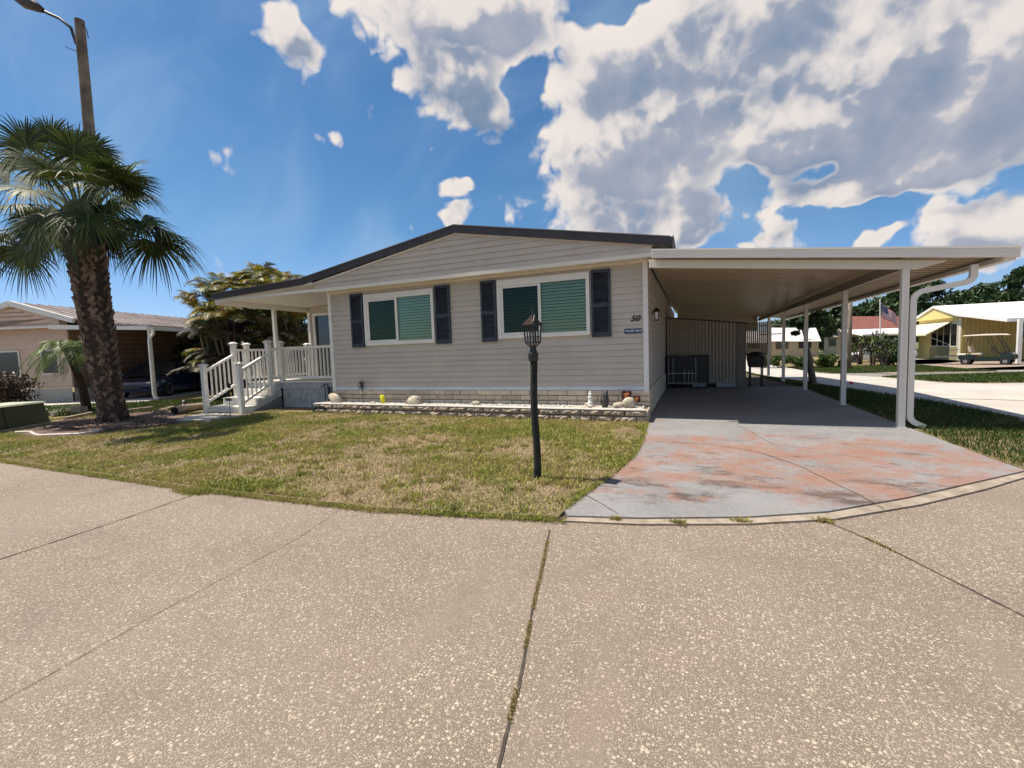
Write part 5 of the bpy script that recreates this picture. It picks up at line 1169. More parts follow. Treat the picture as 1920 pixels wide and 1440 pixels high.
bar_g('edging_timber', (-30, 822), (80, 801), .09, .07, MT['timber'], 'dark timber edging along the foot of the green utility box')
bar_g('edging_timber', (82, 801), (122, 793), .08, .07, MT['timber'], 'short timber edging between utility box and palm trunk')
bar_g('edging_timber', (122, 792), (172, 781), .09, .10, MT['timber'], 'thick timber edging running behind the palm trunk')
bar_g('edging_timber', (238, 774), (288, 768), .08, .07, MT['timber'], 'timber edging right of the palm trunk near the log')
bar_g('edging_timber', (190, 812), (250, 800), .09, .08, MT['timber'], 'long timber edging in front of the palm trunk')
logp('plastic_edging', [(30, 815), (45, 814), (58, 814), (64, 818), (74, 821), (92, 820), (120, 819), (150, 818), (185, 812)], .028, MT['edging'], 'curved pale lawn edging in front of the palm bed')
logp('small_log', [(290, 779), (300, 776), (315, 774)], .05, MT['timber'], 'short pale split log beside the hollow log', 'log')
logp('small_log', [(297, 775), (318, 769), (326, 768)], .05, MT['timber'], 'thin bark covered log behind the pale split log', 'log')
A_, B_ = PG(328, 779), PG(386, 768); hl = thing('hollow_log', 'long hollow log lying left of the porch steps', 'log', A_)
A_.z = B_.z = .12; m_ = MB(); m_.tube([A_, A_.lerp(B_, .3) + Vector((0, 0, .02)), A_.lerp(B_, .7), B_], [.10, .105, .10, .09], 12, cap=False); m_.build('bark', MT['timber'], hl, smooth='all')
m_ = MB(); m_.lathe(A_ + Vector((.02, 0, 0)), [(.08, -.01), (.085, .0)], 12, 'x'); m_.build('hollow', MT['inside'], hl)
p = PG(347, 768); s_ = thing('penguin_figurine', 'small black and white garden figurine behind the hollow log', 'garden ornament', p)
m_ = MB(); m_.lathe(p, [(.05, 0), (.075, .05), (.075, .13), (.045, .19), (.05, .23), (.03, .27), (.005, .28)], 10); m_.build('body', MT['owl'], s_, smooth='all')
m_ = MB(); m_.blob(p + Vector((.02, -.055, .11)), (.035, .03, .06), 8); m_.blob(p + Vector((.01, -.035, .24)), (.03, .03, .025), 8); m_.build('belly', MT['white'], s_, smooth='all')
rnd = random.Random(5)
for k, (x, y, s, lab) in enumerate(((128, 806, .17, 'flat bark slab in the palm bed left of the trunk'), (152, 805, .14, 'pale bark slab at the front of the trunk foot'), (105, 810, .13, 'thin bark strip nearest the utility box'), (262, 792, .13, 'pale bark piece right of the trunk foot'), (240, 786, .15, 'bark slab beside the trunk on the right'))):
    p = PG(x, y); a = rnd.uniform(-.4, .4); m_ = MB(); m_.obox(p + Vector((0, 0, .055)), (s * math.cos(a), s * math.sin(a), .01), (-.04 * math.sin(a), .04 * math.cos(a), .012), (0, 0, .014)); tag(m_.build('bark_slab', MT['chip'], bevel=.006), lab, 'bark')
def breg(rs, n):
    t = rs.rand(n) * 6.283; r = np.sqrt(rs.rand(n)); return -12.3 + np.cos(t) * r * 1.9, 5.95 + np.sin(t) * r * .75
tag(pebbles('mulch_chips', 2600, breg, .012, .035, .045, MT['chip'], 31), kind='stuff')
p = PG(149, 776); m_ = MB(); m_.box(p.x - .25, p.x + .25, p.y - .1, p.y + .1, .02, .2); tag(m_.build('concrete_block', MT['timber'], bevel=.01), 'brown rough block lying behind the palm trunk', 'block')
p = PG(102, 783); m_ = MB(); m_.box(p.x - .07, p.x + .09, p.y - .06, p.y + .06, .02, .14); tag(m_.build('white_brick', MT['stonewhite'], bevel=.01), 'white brick beside the utility box corner', 'brick')
p = PG(84, 806); m_ = MB()
for a in (-.3, .1, .4): m_.tube([p, p + Vector((a * .08, 0, .1)), p + Vector((a * .18, 0, .17))], [.012, .009, .001], 4)
tag(m_.build('sprout', MT['date']), 'single lime green sprout in the mulch', 'plant')
# low utility box with a pale lid
c1 = PG(97, 797); c0 = PG(0, 815); u = (c1 - c0); u.z = 0; u.normalize(); v = Vector((-u.y, u.x, 0)); c1.z = 0
ub = thing('utility_box', 'low olive green utility box with faded pale lid at the lawn edge', 'utility box', c1)
Hb = .50; Lb, Db = 1.9, .95
q = [c1 - u * Lb, c1, c1 + v * Db, c1 - u * Lb + v * Db]; ins = .06; q2 = [q[0] + (u + v) * ins, q[1] + (-u + v) * ins, q[2] + (-u - v) * ins, q[3] + (u - v) * ins]
m_ = MB(); m_.hexa([(p.x, p.y, 0.0) for p in q] + [(p.x, p.y, Hb) for p in q2]); m_.build('body', MT['olive'], ub, bevel=.012)
m_ = MB(); e = .0; q3 = [q[0] + (u + v) * .02, q[1] + (-u + v) * .02, q[2] + (-u - v) * .02, q[3] + (u - v) * .02]; m_.hexa([(p.x, p.y, Hb + .002) for p in q3] + [(p.x, p.y, Hb + .045) for p in q2]); m_.build('lid', MT['olivetop'], ub, bevel=.008)
m_ = MB(); c_ = c1 - u * .95 - v * .003; m_.bar(c_ + Vector((0, 0, .03)) , c_ + v * .055 + Vector((0, 0, Hb - .02)), .012, .012); m_.build('seam', MT['black'], ub)
P_ = PD(8, 720, 12.5); bush('copper_shrub', 'dark coppery shrub at the left frame edge', (P_.x, P_.y, 0), .55, 1.3, 91, MT['leafred'], 300, .05)
# sign lantern by the stairs
P_ = PG(433, 790); P_.z = .03; s_ = thing('garden_lantern_stake', 'thin black stake with tiny lantern and welcome plaque before the stairs', 'garden stake', P_)
top = PN(436, 724, P_, _f0); H_ = top.z
m_ = MB(); m_.tube([P_, P_ + Vector((0, 0, H_ - .25)), P_ + Vector((.015, 0, H_ - .1))], .006, 5); m_.build('stake', MT['black'], s_)
m_ = MB(); q = P_ + Vector((.03, 0, H_)); m_.lathe(q - Vector((0, 0, .07)), [(.028, 0), (.034, .06), (.06, .062), (.03, .09), (.006, .12)], 8); m_.build('lantern', MT['black'], s_)
m_ = MB(); q = P_ + Vector((0, -.005, H_ - .33)); m_.box(q.x - .11, q.x + .09, q.y - .006, q.y, q.z - .03, q.z + .03)
for k in range(5): a = k * 1.256; m_.blob(P_ + Vector((.05 * math.cos(a), -.01, H_ - .18 + .05 * math.sin(a))), (.018, .006, .018), 6)
m_.build('plaque', MT['owl'], s_)

# ---------------------------------------------------------------- left neighbour
Lv = Vector((-.33, .944, 0)); Wv = Vector((.944, .33, 0)); C0 = Vector((-21.67, 9.37, 0))
def nb(w, l, z): return C0 + Wv * w + Lv * l + Vector((0, 0, z))
nh = thing('neighbour_house', 'tan sided mobile home with streaky metal roof and carport at the left', 'mobile home', C0)
def lhex(mb, w0, w1, l0, l1, z0, z1, z0b=None, z1b=None, m=0):
    z0b = z0 if z0b is None else z0b; z1b = z1 if z1b is None else z1b
    return mb.hexa([nb(w0, l0, z0), nb(w1, l0, z0b), nb(w1, l1, z0b), nb(w0, l1, z0), nb(w0, l0, z1), nb(w1, l0, z1b), nb(w1, l1, z1b), nb(w0, l1, z1)], m)
RW = -1.6; RH = 3.58; EH = 2.82
m_ = MB(); lhex(m_, -6.5, 0, 0, 16, .55, EH); z = .6
while z < EH: m_.hexa([nb(-6.5, -.014, z), nb(0, -.014, z), nb(0, .001, z), nb(-6.5, .001, z), nb(-6.5, -.003, z + .17), nb(0, -.003, z + .17), nb(0, .001, z + .17), nb(-6.5, .001, z + .17)]); z += .18
m_.build('wall', MT['neighwall'], nh)
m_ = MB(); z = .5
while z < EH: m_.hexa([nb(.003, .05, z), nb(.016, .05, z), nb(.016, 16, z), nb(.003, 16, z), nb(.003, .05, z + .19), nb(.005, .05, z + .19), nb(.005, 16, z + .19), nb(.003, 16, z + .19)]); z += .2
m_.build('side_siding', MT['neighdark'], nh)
m_ = MB(); m_.prism([nb(-6.5, -.35, EH), nb(.1, -.35, EH), nb(.1, -.35, 3.16), nb(RW, -.35, RH + .06), nb(-6.5, -.35, RH - (RH - EH) * (6.5 + RW) / 3.0)], Lv * .3); m_.build('gable', MT['neighwall'], nh)
m_ = MB()
for k in range(5): lhex(m_, -6.5, -.2 - .33 * k, -.362, -.351, EH + .1 + .15 * k, EH + .12 + .15 * k)
m_.build('gable_line', MT['neighdark'], nh)
m_ = MB(); lhex(m_, -6.6, .1, -.37, -.352, EH - .04, EH + .03)
a, b = nb(RW, -.42, RH + .13), nb(.75, -.42, 3.00); m_.bar(a, b, .12, .18); a2 = nb(-6.6, -.42, RH + .13 - .6 * 1.0 * 5 * .5); m_.bar(a, a2, .12, .18); m_.build('rake_trim', MT['white'], nh)
m_ = MB(); ribs = 40
lhex(m_, RW, 1.2, -.4, 16, RH + .14, RH + .18, 2.92, 2.96)
# other slope
m_.hexa([nb(-6.6, -.4, 2.3), nb(RW, -.4, RH + .14), nb(RW, 16, RH + .14), nb(-6.6, 16, 2.3), nb(-6.6, -.4, 2.34), nb(RW, -.4, RH + .18), nb(RW, 16, RH + .18), nb(-6.6, 16, 2.34)])
for k in range(ribs):
    l = -.35 + k * .41; a, b = nb(RW, l, RH + .195), nb(1.2, l, 2.975); m_.bar(a, b, .03, .035)
m_.build('roof', MT['tinroof'], nh)
m_ = MB()
for k in range(ribs):
    l = -.22 + k * .41; a, b = nb(RW, l, RH + .19), nb(1.2, l, 2.97); m_.bar(a, b, .10, .012)
m_.build('roof_seams', MT['bark'], nh)
m_ = MB(); lhex(m_, 1.2, 3.5, -.4, 16, 2.90, 2.94, 2.70, 2.75); m_.build('carport_roof', MT['tinroof'], nh)
m_ = MB(); lhex(m_, 3.5, 3.54, -.44, 14.5, 2.56, 2.70); lhex(m_, -.2, 3.5, -.46, -.42, 2.72, 2.88, 2.56, 2.70); m_.build('gutter', MT['white'], nh)
for l in (-.32, 3.0, 6.4, 9.8):
    m_ = MB(); lhex(m_, 3.40, 3.48, l, l + .08, 0, 2.56); m_.build('post', MT['whitepaint_old'] if l < 0 else MT['cream'], nh)
m_ = MB(); a = nb(3.66, -.45, 0); squaretube(m_, arcpts([nb(3.74, -.45, 2.6), nb(3.74, -.45, 2.42), nb(3.56, -.45, 2.25), nb(3.54, -.45, .16), nb(3.72, -.45, .05)], .1, 5), .07, .08); m_.build('downspout', MT['white'], nh)
m_ = MB(); k = 0; l = .02
while l < 16: lhex(m_, .02, .035, l, l + .09, .02, .5); l += .1
for k in range(45): lhex(m_, -4.5 + k * .1, -4.41 + k * .1, -.035, -.02, .02, .54)
m_.build('skirting', MT['neighskirt'], nh)
def nwin(w0, w1, z0, z1):
    m_ = MB(); lhex(m_, w0 - .05, w1 + .05, -.05, -.016, z0 - .05, z1 + .05); o = m_.build('window', MT['white'], nh); m_ = MB(); lhex(m_, w0, w1, -.06, -.051, z0, z1); m_.build('pane', MT['darkwin'], o)
nwin(-1.05, -.45, 1.12, 1.95); nwin(-3.0, -2.0, 1.12, 1.95)
m_ = MB(); lhex(m_, 0.017, .03, 6.0, 7.2, 1.2, 1.95); m_.build('window', MT['darkwin'], nh); m_ = MB(); lhex(m_, .017, .05, 9.0, 9.9, .6, 2.6); m_.build('door', MT['neighdark'], nh)
m_ = MB(); m_.blob(nb(.08, 8.4, 2.15), (.07, .07, .09), 8); m_.build('wall_light', MT['lens'], nh)
sheet('driveway', [(p.x, p.y) for p in (nb(.05, -.3, 0), nb(3.35, -.4, 0), nb(3.35, 16, 0), nb(.05, 16, 0))], .032, MT['concrete'])
dpoly = [PG(85, 778), PG(150, 771), PG(232, 761), PG(292, 751)]; sheet('driveway', [(p.x, p.y) for p in dpoly] + [tuple(nb(3.3, -.45, 0)[:2]), tuple(nb(-1.2, -.45, 0)[:2]), tuple(PG(85, 762)[:2])], .036, MT['concrete'])

# ---------------------------------------------------------------- cars
def car(name, label, L, W, H, mpaint, suv=False):
    """saloon or tall car, built along +x (nose at +x), origin on the ground under the middle"""
    o = thing(name, label, 'car', (0, 0, 0)); hw = W / 2; hb = .19; belt = H * (.62 if not suv else .60); hood = belt * (.93 if not suv else .95)
    secs = [(-.5, .50, .78, .80), (-.485, .36, .93, .93), (-.40, .30, 1.0, 1.0), (-.25, .26, 1.0, 1.0), (.0, .26, 1.0, 1.0), (.18, .26, 1.0, 1.0), (.28, .28, .97, 1.0), (.42, .30, .90, .97), (.485, .34, .80, .88), (.5, .45, .68, .78)]
    V = []; F = []
    for t, zb__, zt_, wf in secs:
        x = t * L; zt2 = (belt if t < .2 else hood) * zt_ / (1.0 if t < .2 else 1.0); w = hw * wf; zb2 = zb__ * .75
        ring = [(-w * .9, zb2), (-w, zb2 + .12), (-w, zt2 * .70), (-w * .97, zt2 * .93), (-w * .86, zt2), (w * .86, zt2), (w * .97, zt2 * .93), (w, zt2 * .70), (w, zb2 + .12), (w * .9, zb2)]
        V += [(x, a, b) for a, b in ring]
    n = 10
    for i in range(len(secs) - 1): F += [(i * n + j, i * n + (j + 1) % n, (i + 1) * n + (j + 1) % n, (i + 1) * n + j) for j in range(n)]
    F += [tuple(range(n)), tuple(range((len(secs) - 1) * n, len(secs) * n))]
    m_ = MB(); m_.add(V, F); body = m_.build('body', mpaint, o, smooth=True)
    x0, x1, x2, x3 = ((-.46, -.30, .05, .24) if not suv else (-.49, -.44, .08, .26)); g = MB(); wr = hw * .72; wb__ = hw * .90
    zz = belt - .02; g.add([(x0 * L, -wb__, zz), (x3 * L, -wb__, zz), (x3 * L, wb__, zz), (x0 * L, wb__, zz), (x1 * L, -wr, H - .03), (x2 * L, -wr, H - .03), (x2 * L, wr, H - .03), (x1 * L, wr, H - .03)], [(3, 2, 1, 0), (4, 5, 6, 7), (0, 1, 5, 4), (1, 2, 6, 5), (2, 3, 7, 6), (3, 0, 4, 7)]); g.build('windows', MT['carglass'], o, bevel=.02)
    r = MB(); r.hexa([(x1 * L - .06, -wr - .02, H - .06), (x2 * L + .06, -wr - .02, H - .06), (x2 * L + .06, wr + .02, H - .06), (x1 * L - .06, wr + .02, H - .06), (x1 * L + .05, -wr + .05, H), (x2 * L - .08, -wr + .05, H), (x2 * L - .08, wr - .05, H), (x1 * L + .05, wr - .05, H)])
    for s in (-1, 1):
        for (a, b) in ((x0, x1), (x3, x2), ((x0 + x3) / 2 - .02, (x1 + x2) / 2 - .02)): r.tube([(a * L, s * (wb__ + .005), zz), (b * L, s * (wr + .008), H - .04)], .035, 5)
    r.build('roof', mpaint, o, bevel=.01)
    wrad = .33 if not suv else .38
    for sx in (-.30, .31):
        for s in (-1, 1):
            t = MB(); yc = s * (hw - .10); t.lathe((sx * L, yc, wrad), [(wrad * .62, -.1), (wrad * .96, -.1), (wrad, -.07), (wrad, .07), (wrad * .96, .1), (wrad * .62, .1)], 24, 'y'); w_ = t.build('wheel', MT['tyre'], o, smooth=True)
            t = MB(); t.lathe((sx * L, yc + s * .02, wrad), [(wrad * .62, -.09), (wrad * .63, .088), (wrad * .56, .085), (wrad * .5, .03), (.05, .035)] if s > 0 else [(.05, -.035), (wrad * .5, -.03), (wrad * .56, -.085), (wrad * .63, -.088), (wrad * .62, .09)], 24, 'y')
            for k in range(5): a = k * 1.2566; t.bar((sx * L, yc + s * .085, wrad), (sx * L + math.cos(a) * wrad * .58, yc + s * .09, wrad + math.sin(a) * wrad * .58), .05, .02, up=(0, 1, 0))
            t.build('rim', MT['rim'], w_)
    for s in (-1, 1):
        t = MB(); t.blob((.475 * L, s * hw * .62, hood * .72), (.09, .17, .07), 10); t.build('headlight', MT['lens'], o, smooth='all')
        t = MB(); t.blob((-.490 * L, s * hw * .72, belt * .78), (.05, .14, .08), 8); t.build('tail_light', MT['flagred'], o, smooth='all')
        t = MB(); t.blob((.20 * L, s * (hw + .08), belt + .04), (.08, .09, .06), 8); t.build('mirror', mpaint, o, smooth='all')
    t = MB(); t.box(.494 * L, .503 * L, -.3, .3, hood * .5, hood * .66); t.build('grille', MT['black'], o)
    return o
ang = math.atan2(-Lv.y, -Lv.x)
c_ = car('parked_car', 'navy blue car parked nose out in the neighbour carport', 4.3, 1.75, 1.38, MT['navy']); P_ = nb(1.75, 2.1, .03); place(c_, P_, ang + .25)
c_ = car('parked_suv', 'black tall car parked in shade right of the navy car', 4.6, 1.85, 1.75, MT['darkcar'], True); P_ = nb(1.75, 7.2, .03); place(c_, P_, ang + .1)
c_ = car('parked_car', 'white car half hidden behind the first carport post', 4.4, 1.8, 1.4, MT['whitecar']); P_ = PD(1645, 675, 34); place(c_, (P_.x, P_.y, G(P_.y)), R(165))

# ---------------------------------------------------------------- far side of the side street: yellow house
Gf = G(60)
cy = PG(1800, 676); HX = cy.x; HY = cy.y      # near corner of the gable wall
yh_ = thing('yellow_house', 'yellow house with white metal roof, cream awning and open carport', 'house', (HX, HY, Gf))
def hz(px, py_): return PX(px, py_, HX)
apx = hz(1760.8, 576.7); rl = hz(1720.8, 605); HY2 = HY + 7.2 * HX / 13.7 * .8; 
c6 = hz(1912, 682); CYY = PX(1912, 660, HX).y
wl2 = 2 * apx.y - HY                       # far corner
ez = hz(1804, 592).z; az_ = apx.z
m_ = MB(); m_.box(HX, HX + 11, HY, wl2, Gf, ez); m_.build('wall', MT['yelwall'], yh_)
m_ = MB(); m_.prism([(HX - .3, HY - .25, ez - .08), (HX - .3, apx.y, az_ - .06), (HX - .3, wl2 + .25, ez - .08)], (.29, 0, 0)); m_.build('gable', MT['yelwall'], yh_)
m_ = MB()
for ya, yb in ((HY - .35, apx.y), (apx.y, wl2 + .35)):
    za, zb2 = (ez - .05, az_) if ya < apx.y - .1 else (az_, ez - .05)
    m_.add([(HX - .4, ya, za), (HX + 11.4, ya, za), (HX + 11.4, yb, zb2), (HX - .4, yb, zb2), (HX - .4, ya, za + .14), (HX + 11.4, ya, za + .14), (HX + 11.4, yb, zb2 + .14), (HX - .4, yb, zb2 + .14)], [(3, 2, 1, 0), (4, 5, 6, 7), (0, 1, 5, 4), (1, 2, 6, 5), (2, 3, 7, 6), (3, 0, 4, 7)])
m_.build('roof', MT['whiteroof'], yh_)
ce = hz(1905, 601)
m_ = MB(); m_.hexa([(HX - .4, ce.y, ce.z - .05), (HX + 11.4, ce.y, ce.z - .05), (HX + 11.4, HY - .3, ez - .02), (HX - .4, HY - .3, ez - .02), (HX - .4, ce.y, ce.z + .16), (HX + 11.4, ce.y, ce.z + .16), (HX + 11.4, HY - .3, ez + .10), (HX - .4, HY - .3, ez + .10)]); m_.build('carport_roof', MT['whiteroof'], yh_)
for x in (HX, HX + 3.4, HX + 6.8): m_ = MB(); m_.box(x - .09, x + .09, CYY, CYY + .18, Gf, ce.z + .06); m_.build('post', MT['white'], yh_)
m_ = MB(); x = HX + .02
while x < HX + 11: m_.box(x, x + .14, HY - .03, HY - .001, Gf + .05, ez - .05); x += .24
m_.build('ribbed_siding', MT['yelsiding'], yh_)
m_ = MB(); m_.box(HX + 3.2, HX + 8.5, HY - .06, HY - .031, Gf + 1.5, Gf + 2.55); o = m_.build('window', MT['darkwin'], yh_); m_ = MB()
for z in (1.46, 2.05, 2.52): m_.box(HX + 3.15, HX + 8.55, HY - .09, HY - .061, Gf + z, Gf + z + .05)
m_.build('frame', MT['cream'], o)
m_ = MB(); m_.box(HX - .03, HX - .001, HY + .0, HY + .30, Gf, ez - .1); m_.build('corner_brick', MT['cream'], yh_)
wy0, wy1 = hz(1797, 620).y, hz(1747, 640).y; wz0, wz1 = hz(1770, 650).z, hz(1770, 607).z
m_ = MB(); m_.box(HX - .05, HX - .002, wy0, wy1, wz0, wz1); w_ = m_.build('window', MT['cream'], yh_)
k = 4
for i in range(k):
    a = wy0 + (wy1 - wy0) * (i + .08) / k; b = wy0 + (wy1 - wy0) * (i + .92) / k; m_ = MB(); m_.box(HX - .06, HX - .051, a, b, wz0 + .08, wz1 - .08); m_.build('pane', MT['darkwin'], w_)
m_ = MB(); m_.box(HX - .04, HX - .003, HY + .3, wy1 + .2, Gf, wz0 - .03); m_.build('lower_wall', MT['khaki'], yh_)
ay0, ay1 = hz(1785, 620).y, wl2; m_ = MB(); A0 = (HX - .02, wz1 + .15); A1 = (HX - 1.5, wz1 - .75)
m_.add([(A0[0], ay0, A0[1]), (A0[0], ay1, A0[1]), (A1[0], ay1, A1[1]), (A1[0], ay0 + .1, A1[1]), (A0[0], ay0, A0[1] - .04), (A0[0], ay1, A0[1] - .04), (A1[0], ay1, A1[1] - .12), (A1[0], ay0 + .1, A1[1] - .12)], [(0, 1, 2, 3), (7, 6, 5, 4), (0, 3, 7, 4), (3, 2, 6, 7), (2, 1, 5, 6), (1, 0, 4, 5)])
m_.bar((A1[0], ay0 + .15, A1[1] - .1), (HX - .03, ay0 + .15, A1[1] - .9), .03, .03); m_.build('awning', MT['creamawn'], yh_)
# golf cart
gc = thing('golf_cart', 'dark green golf cart with cream canopy parked by the yellow house', 'golf cart', (0, 0, 0))
m_ = MB(); hw = .58
m_.prism([(-1.15, -hw, .34), (-1.15, -hw, .58), (-.62, -hw, .66), (-.55, -hw, .66), (-.30, -hw, .34)], (0, 2 * hw, 0)); m_.prism([(-.45, -hw, .24), (-.45, -hw, .50), (.66, -hw, .48), (.66, -hw, .24)], (0, 2 * hw, 0)); m_.prism([(.60, -hw, .30), (.60, -hw, .40), (.74, -hw, .78), (.86, -hw, .84), (1.22, -hw, .66), (1.30, -hw, .46), (1.25, -hw, .32)], (0, 2 * hw, 0))
m_.build('body', MT['greencart'], gc, bevel=.03, seg=2)
m_ = MB(); m_.box(-.62, -.12, -.52, .52, .62, .74); m_.build('seat', MT['beigeseat'], gc, bevel=.04, seg=2); m_ = MB(); m_.obox((-.66, 0, .98), (.05, 0, -.01), (0, .52, 0), (-.04, 0, .2)); m_.build('backrest', MT['beigeseat'], gc, bevel=.03, seg=2)
m_ = MB(); m_.box(-1.25, -.80, -.5, .5, .60, .70); m_.build('rear_seat', MT['beigeseat'], gc, bevel=.03)
m_ = MB(); m_.prism([(-1.0, -.62, 1.80), (-.9, -.62, 1.86), (.0, -.62, 1.90), (.75, -.62, 1.88), (.95, -.62, 1.80)], (0, 1.24, 0)); m_.build('canopy', MT['cartroof'], gc, bevel=.02)
m_ = MB()
for s in (-1, 1):
    m_.tube([(-.78, s * .5, .6), (-.82, s * .52, 1.2), (-.72, s * .52, 1.82)], .02, 6); m_.tube([(.92, s * .5, .80), (.50, s * .52, 1.82)], .022, 6); m_.tube([(.05, s * .52, 1.82), (.25, s * .50, 1.2), (.55, s * .5, .5)], .014, 6)
    m_.tube([(-1.2, s * .5, .58), (-2.1, s * .5, .56), (-2.1, s * .5, .9), (-1.3, s * .5, .95)], .016, 6)
m_.tube([(-2.1, -.5, .9), (-2.1, .5, .9)], .016, 6); m_.tube([(.5, -.5, 1.8), (.5, .5, 1.8)], .02, 6); m_.tube([(.74, -.5, 1.25), (.74, .5, 1.25)], .012, 6); m_.build('frame', MT['black'], gc)
m_ = MB(); m_.box(-2.25, -1.22, -.55, .55, .50, .54); m_.build('rear_platform', MT['rim'], gc)
m_ = MB(); m_.tube([(.30 + .16 * math.cos(a) * .5, -.25 + .17 * math.sin(a), 1.03 + .12 * math.cos(a)) for a in [i * .4488 for i in range(15)]], .014, 6); m_.tube([(.30, -.25, 1.03), (.62, -.25, .72)], .018, 6); m_.build('steering_wheel', MT['black'], gc)
for x in (-.82, .88):
    for s in (-1, 1):
        t = MB(); t.lathe((x, s * .5, .23), [(.13, -.09), (.21, -.09), (.23, -.06), (.23, .06), (.21, .09), (.13, .09)], 20, 'y'); w_ = t.build('wheel', MT['tyre'], gc, smooth=True); t = MB(); t.lathe((x, s * .5, .23), [(.13, -.08), (.10, -.09), (.03, -.1), (.03, .1), (.10, .09), (.13, .08)], 20, 'y'); t.build('rim', MT['rim'], w_)
a = PG(1812, 684); b = PG(1886, 684.3); d = b - a; md = (a + b) / 2; place(gc, (md.x, md.y, G(md.y) + .01), math.atan2(d.y, d.x), d.length / 1.70)
# flagpole
fb = PG(1651, 680); Df = depth(fb); ft = PD(1650, 563, Df)
fp = thing('flagpole', 'white flagpole flying the stars and stripes by the red roof', 'flagpole', fb)
m_ = MB(); m_.tube([fb, ft], [.05, .03], 8); m_.blob(ft, (.06, .06, .06), 8); m_.build('pole', MT['white'], fp)
fl = MB(); f0 = PD(1653, 567, Df); w_, h_ = 1.75, 1.15; wind = (_r0 * .78 + Vector((0, 0, -.60)) + _f0 * .1).normalized(); dn = Vector((0, 0, -1)) * .95 + _r0 * .12
cols, rws = 20, 13; V = []
for i in range(cols + 1):
    for j in range(rws + 1):
        s = i / cols; t = j / rws; V.append(f0 + wind * (w_ * s) + dn * (h_ * t * (1 - .25 * s)) + _f0 * (.12 * math.sin(s * 7 + t)))
F0 = []; MI = []
for i in range(cols):
    for j in range(rws):
        F0.append((i * (rws + 1) + j, (i + 1) * (rws + 1) + j, (i + 1) * (rws + 1) + j + 1, i * (rws + 1) + j + 1)); MI.append(2 if (i < 8 and j < 7) else (0 if j % 2 == 0 else 1))
fl.v = [tuple(v) for v in V]; fl.f = F0; fl.mi = MI
def fpt(i, j): return f0 + wind * (w_ * i / cols) + dn * (h_ * j / rws * (1 - .25 * i / cols)) + _f0 * (.12 * math.sin(i / cols * 7 + j / rws) - .012)
for j in range(1, 7):
    for i in range(6):
        c = fpt(.9 + i * 1.25, j - .1); fl.add([c + _r0 * .02, c + Vector((0, 0, .02)), c - _r0 * .02, c - Vector((0, 0, .02))], [(0, 1, 2, 3)], 1)
fl.build('flag', [MT['flagred'], MT['flagwhite'], MT['flagblue']], fp, smooth=False)
# red roofed house
Dr = 41; ra_ = PD(1572, 680, Dr); rb_ = PD(1712, 680, Dr); gz = Gf
rh = thing('red_roof_house', 'house with long red brown roof and white awning across the street', 'house', ((ra_.x + rb_.x) / 2, (ra_.y + rb_.y) / 2, gz))
def rq(px, py_, dd=0): return PD(px, py_, Dr + dd)
m_ = MB(); a, b = rq(1572, 640), rq(1712, 640); dvw = ray(1600, 650); dvw.z = 0; dvw.normalize(); back = dvw * 7
zt = rq(1650, 616).z; m_.hexa([(a.x, a.y, gz), (b.x, b.y, gz), (b.x + back.x, b.y + back.y, gz), (a.x + back.x, a.y + back.y, gz), (a.x, a.y, zt), (b.x, b.y, zt), (b.x + back.x, b.y + back.y, zt), (a.x + back.x, a.y + back.y, zt)]); m_.build('wall', MT['beigewall'], rh)
zr = rq(1650, 599).z * 1.0 + .55; m_ = MB(); f_ = -_f0 * .3; a, b = a + f_, b + f_; bk = dvw * 7.6; md_ = dvw * 3.8
m_.prism([(a.x, a.y, zt), (a.x + md_.x, a.y + md_.y, zr), (a.x + bk.x, a.y + bk.y, zt)], (b - a)); m_.build('roof', MT['redroof'], rh)
aw0, aw1 = rq(1575, 640, -.4), rq(1700, 640, -.4); o2 = -_f0 * 2.6; zl = PD(1650, 628, Dr - 3).z
m_ = MB(); m_.hexa([(aw0.x + o2.x, aw0.y + o2.y, zl - .05), (aw1.x + o2.x, aw1.y + o2.y, zl - .05), (aw1.x, aw1.y, zt - .15), (aw0.x, aw0.y, zt - .15), (aw0.x + o2.x, aw0.y + o2.y, zl + .1), (aw1.x + o2.x, aw1.y + o2.y, zl + .1), (aw1.x, aw1.y, zt - .02), (aw0.x, aw0.y, zt - .02)]); m_.build('awning', MT['whiteroof'], rh)
m_ = MB(); a, b = rq(1590, 640, -.05), rq(1690, 640, -.05); m_.hexa([(a.x, a.y, gz + .9), (b.x, b.y, gz + .9), (b.x + .02, b.y + .04, gz + .9), (a.x + .02, a.y + .04, gz + .9), (a.x, a.y, zl - .1), (b.x, b.y, zl - .1), (b.x + .02, b.y + .04, zl - .1), (a.x + .02, a.y + .04, zl - .1)]); m_.build('window', MT['darkwin'], rh)
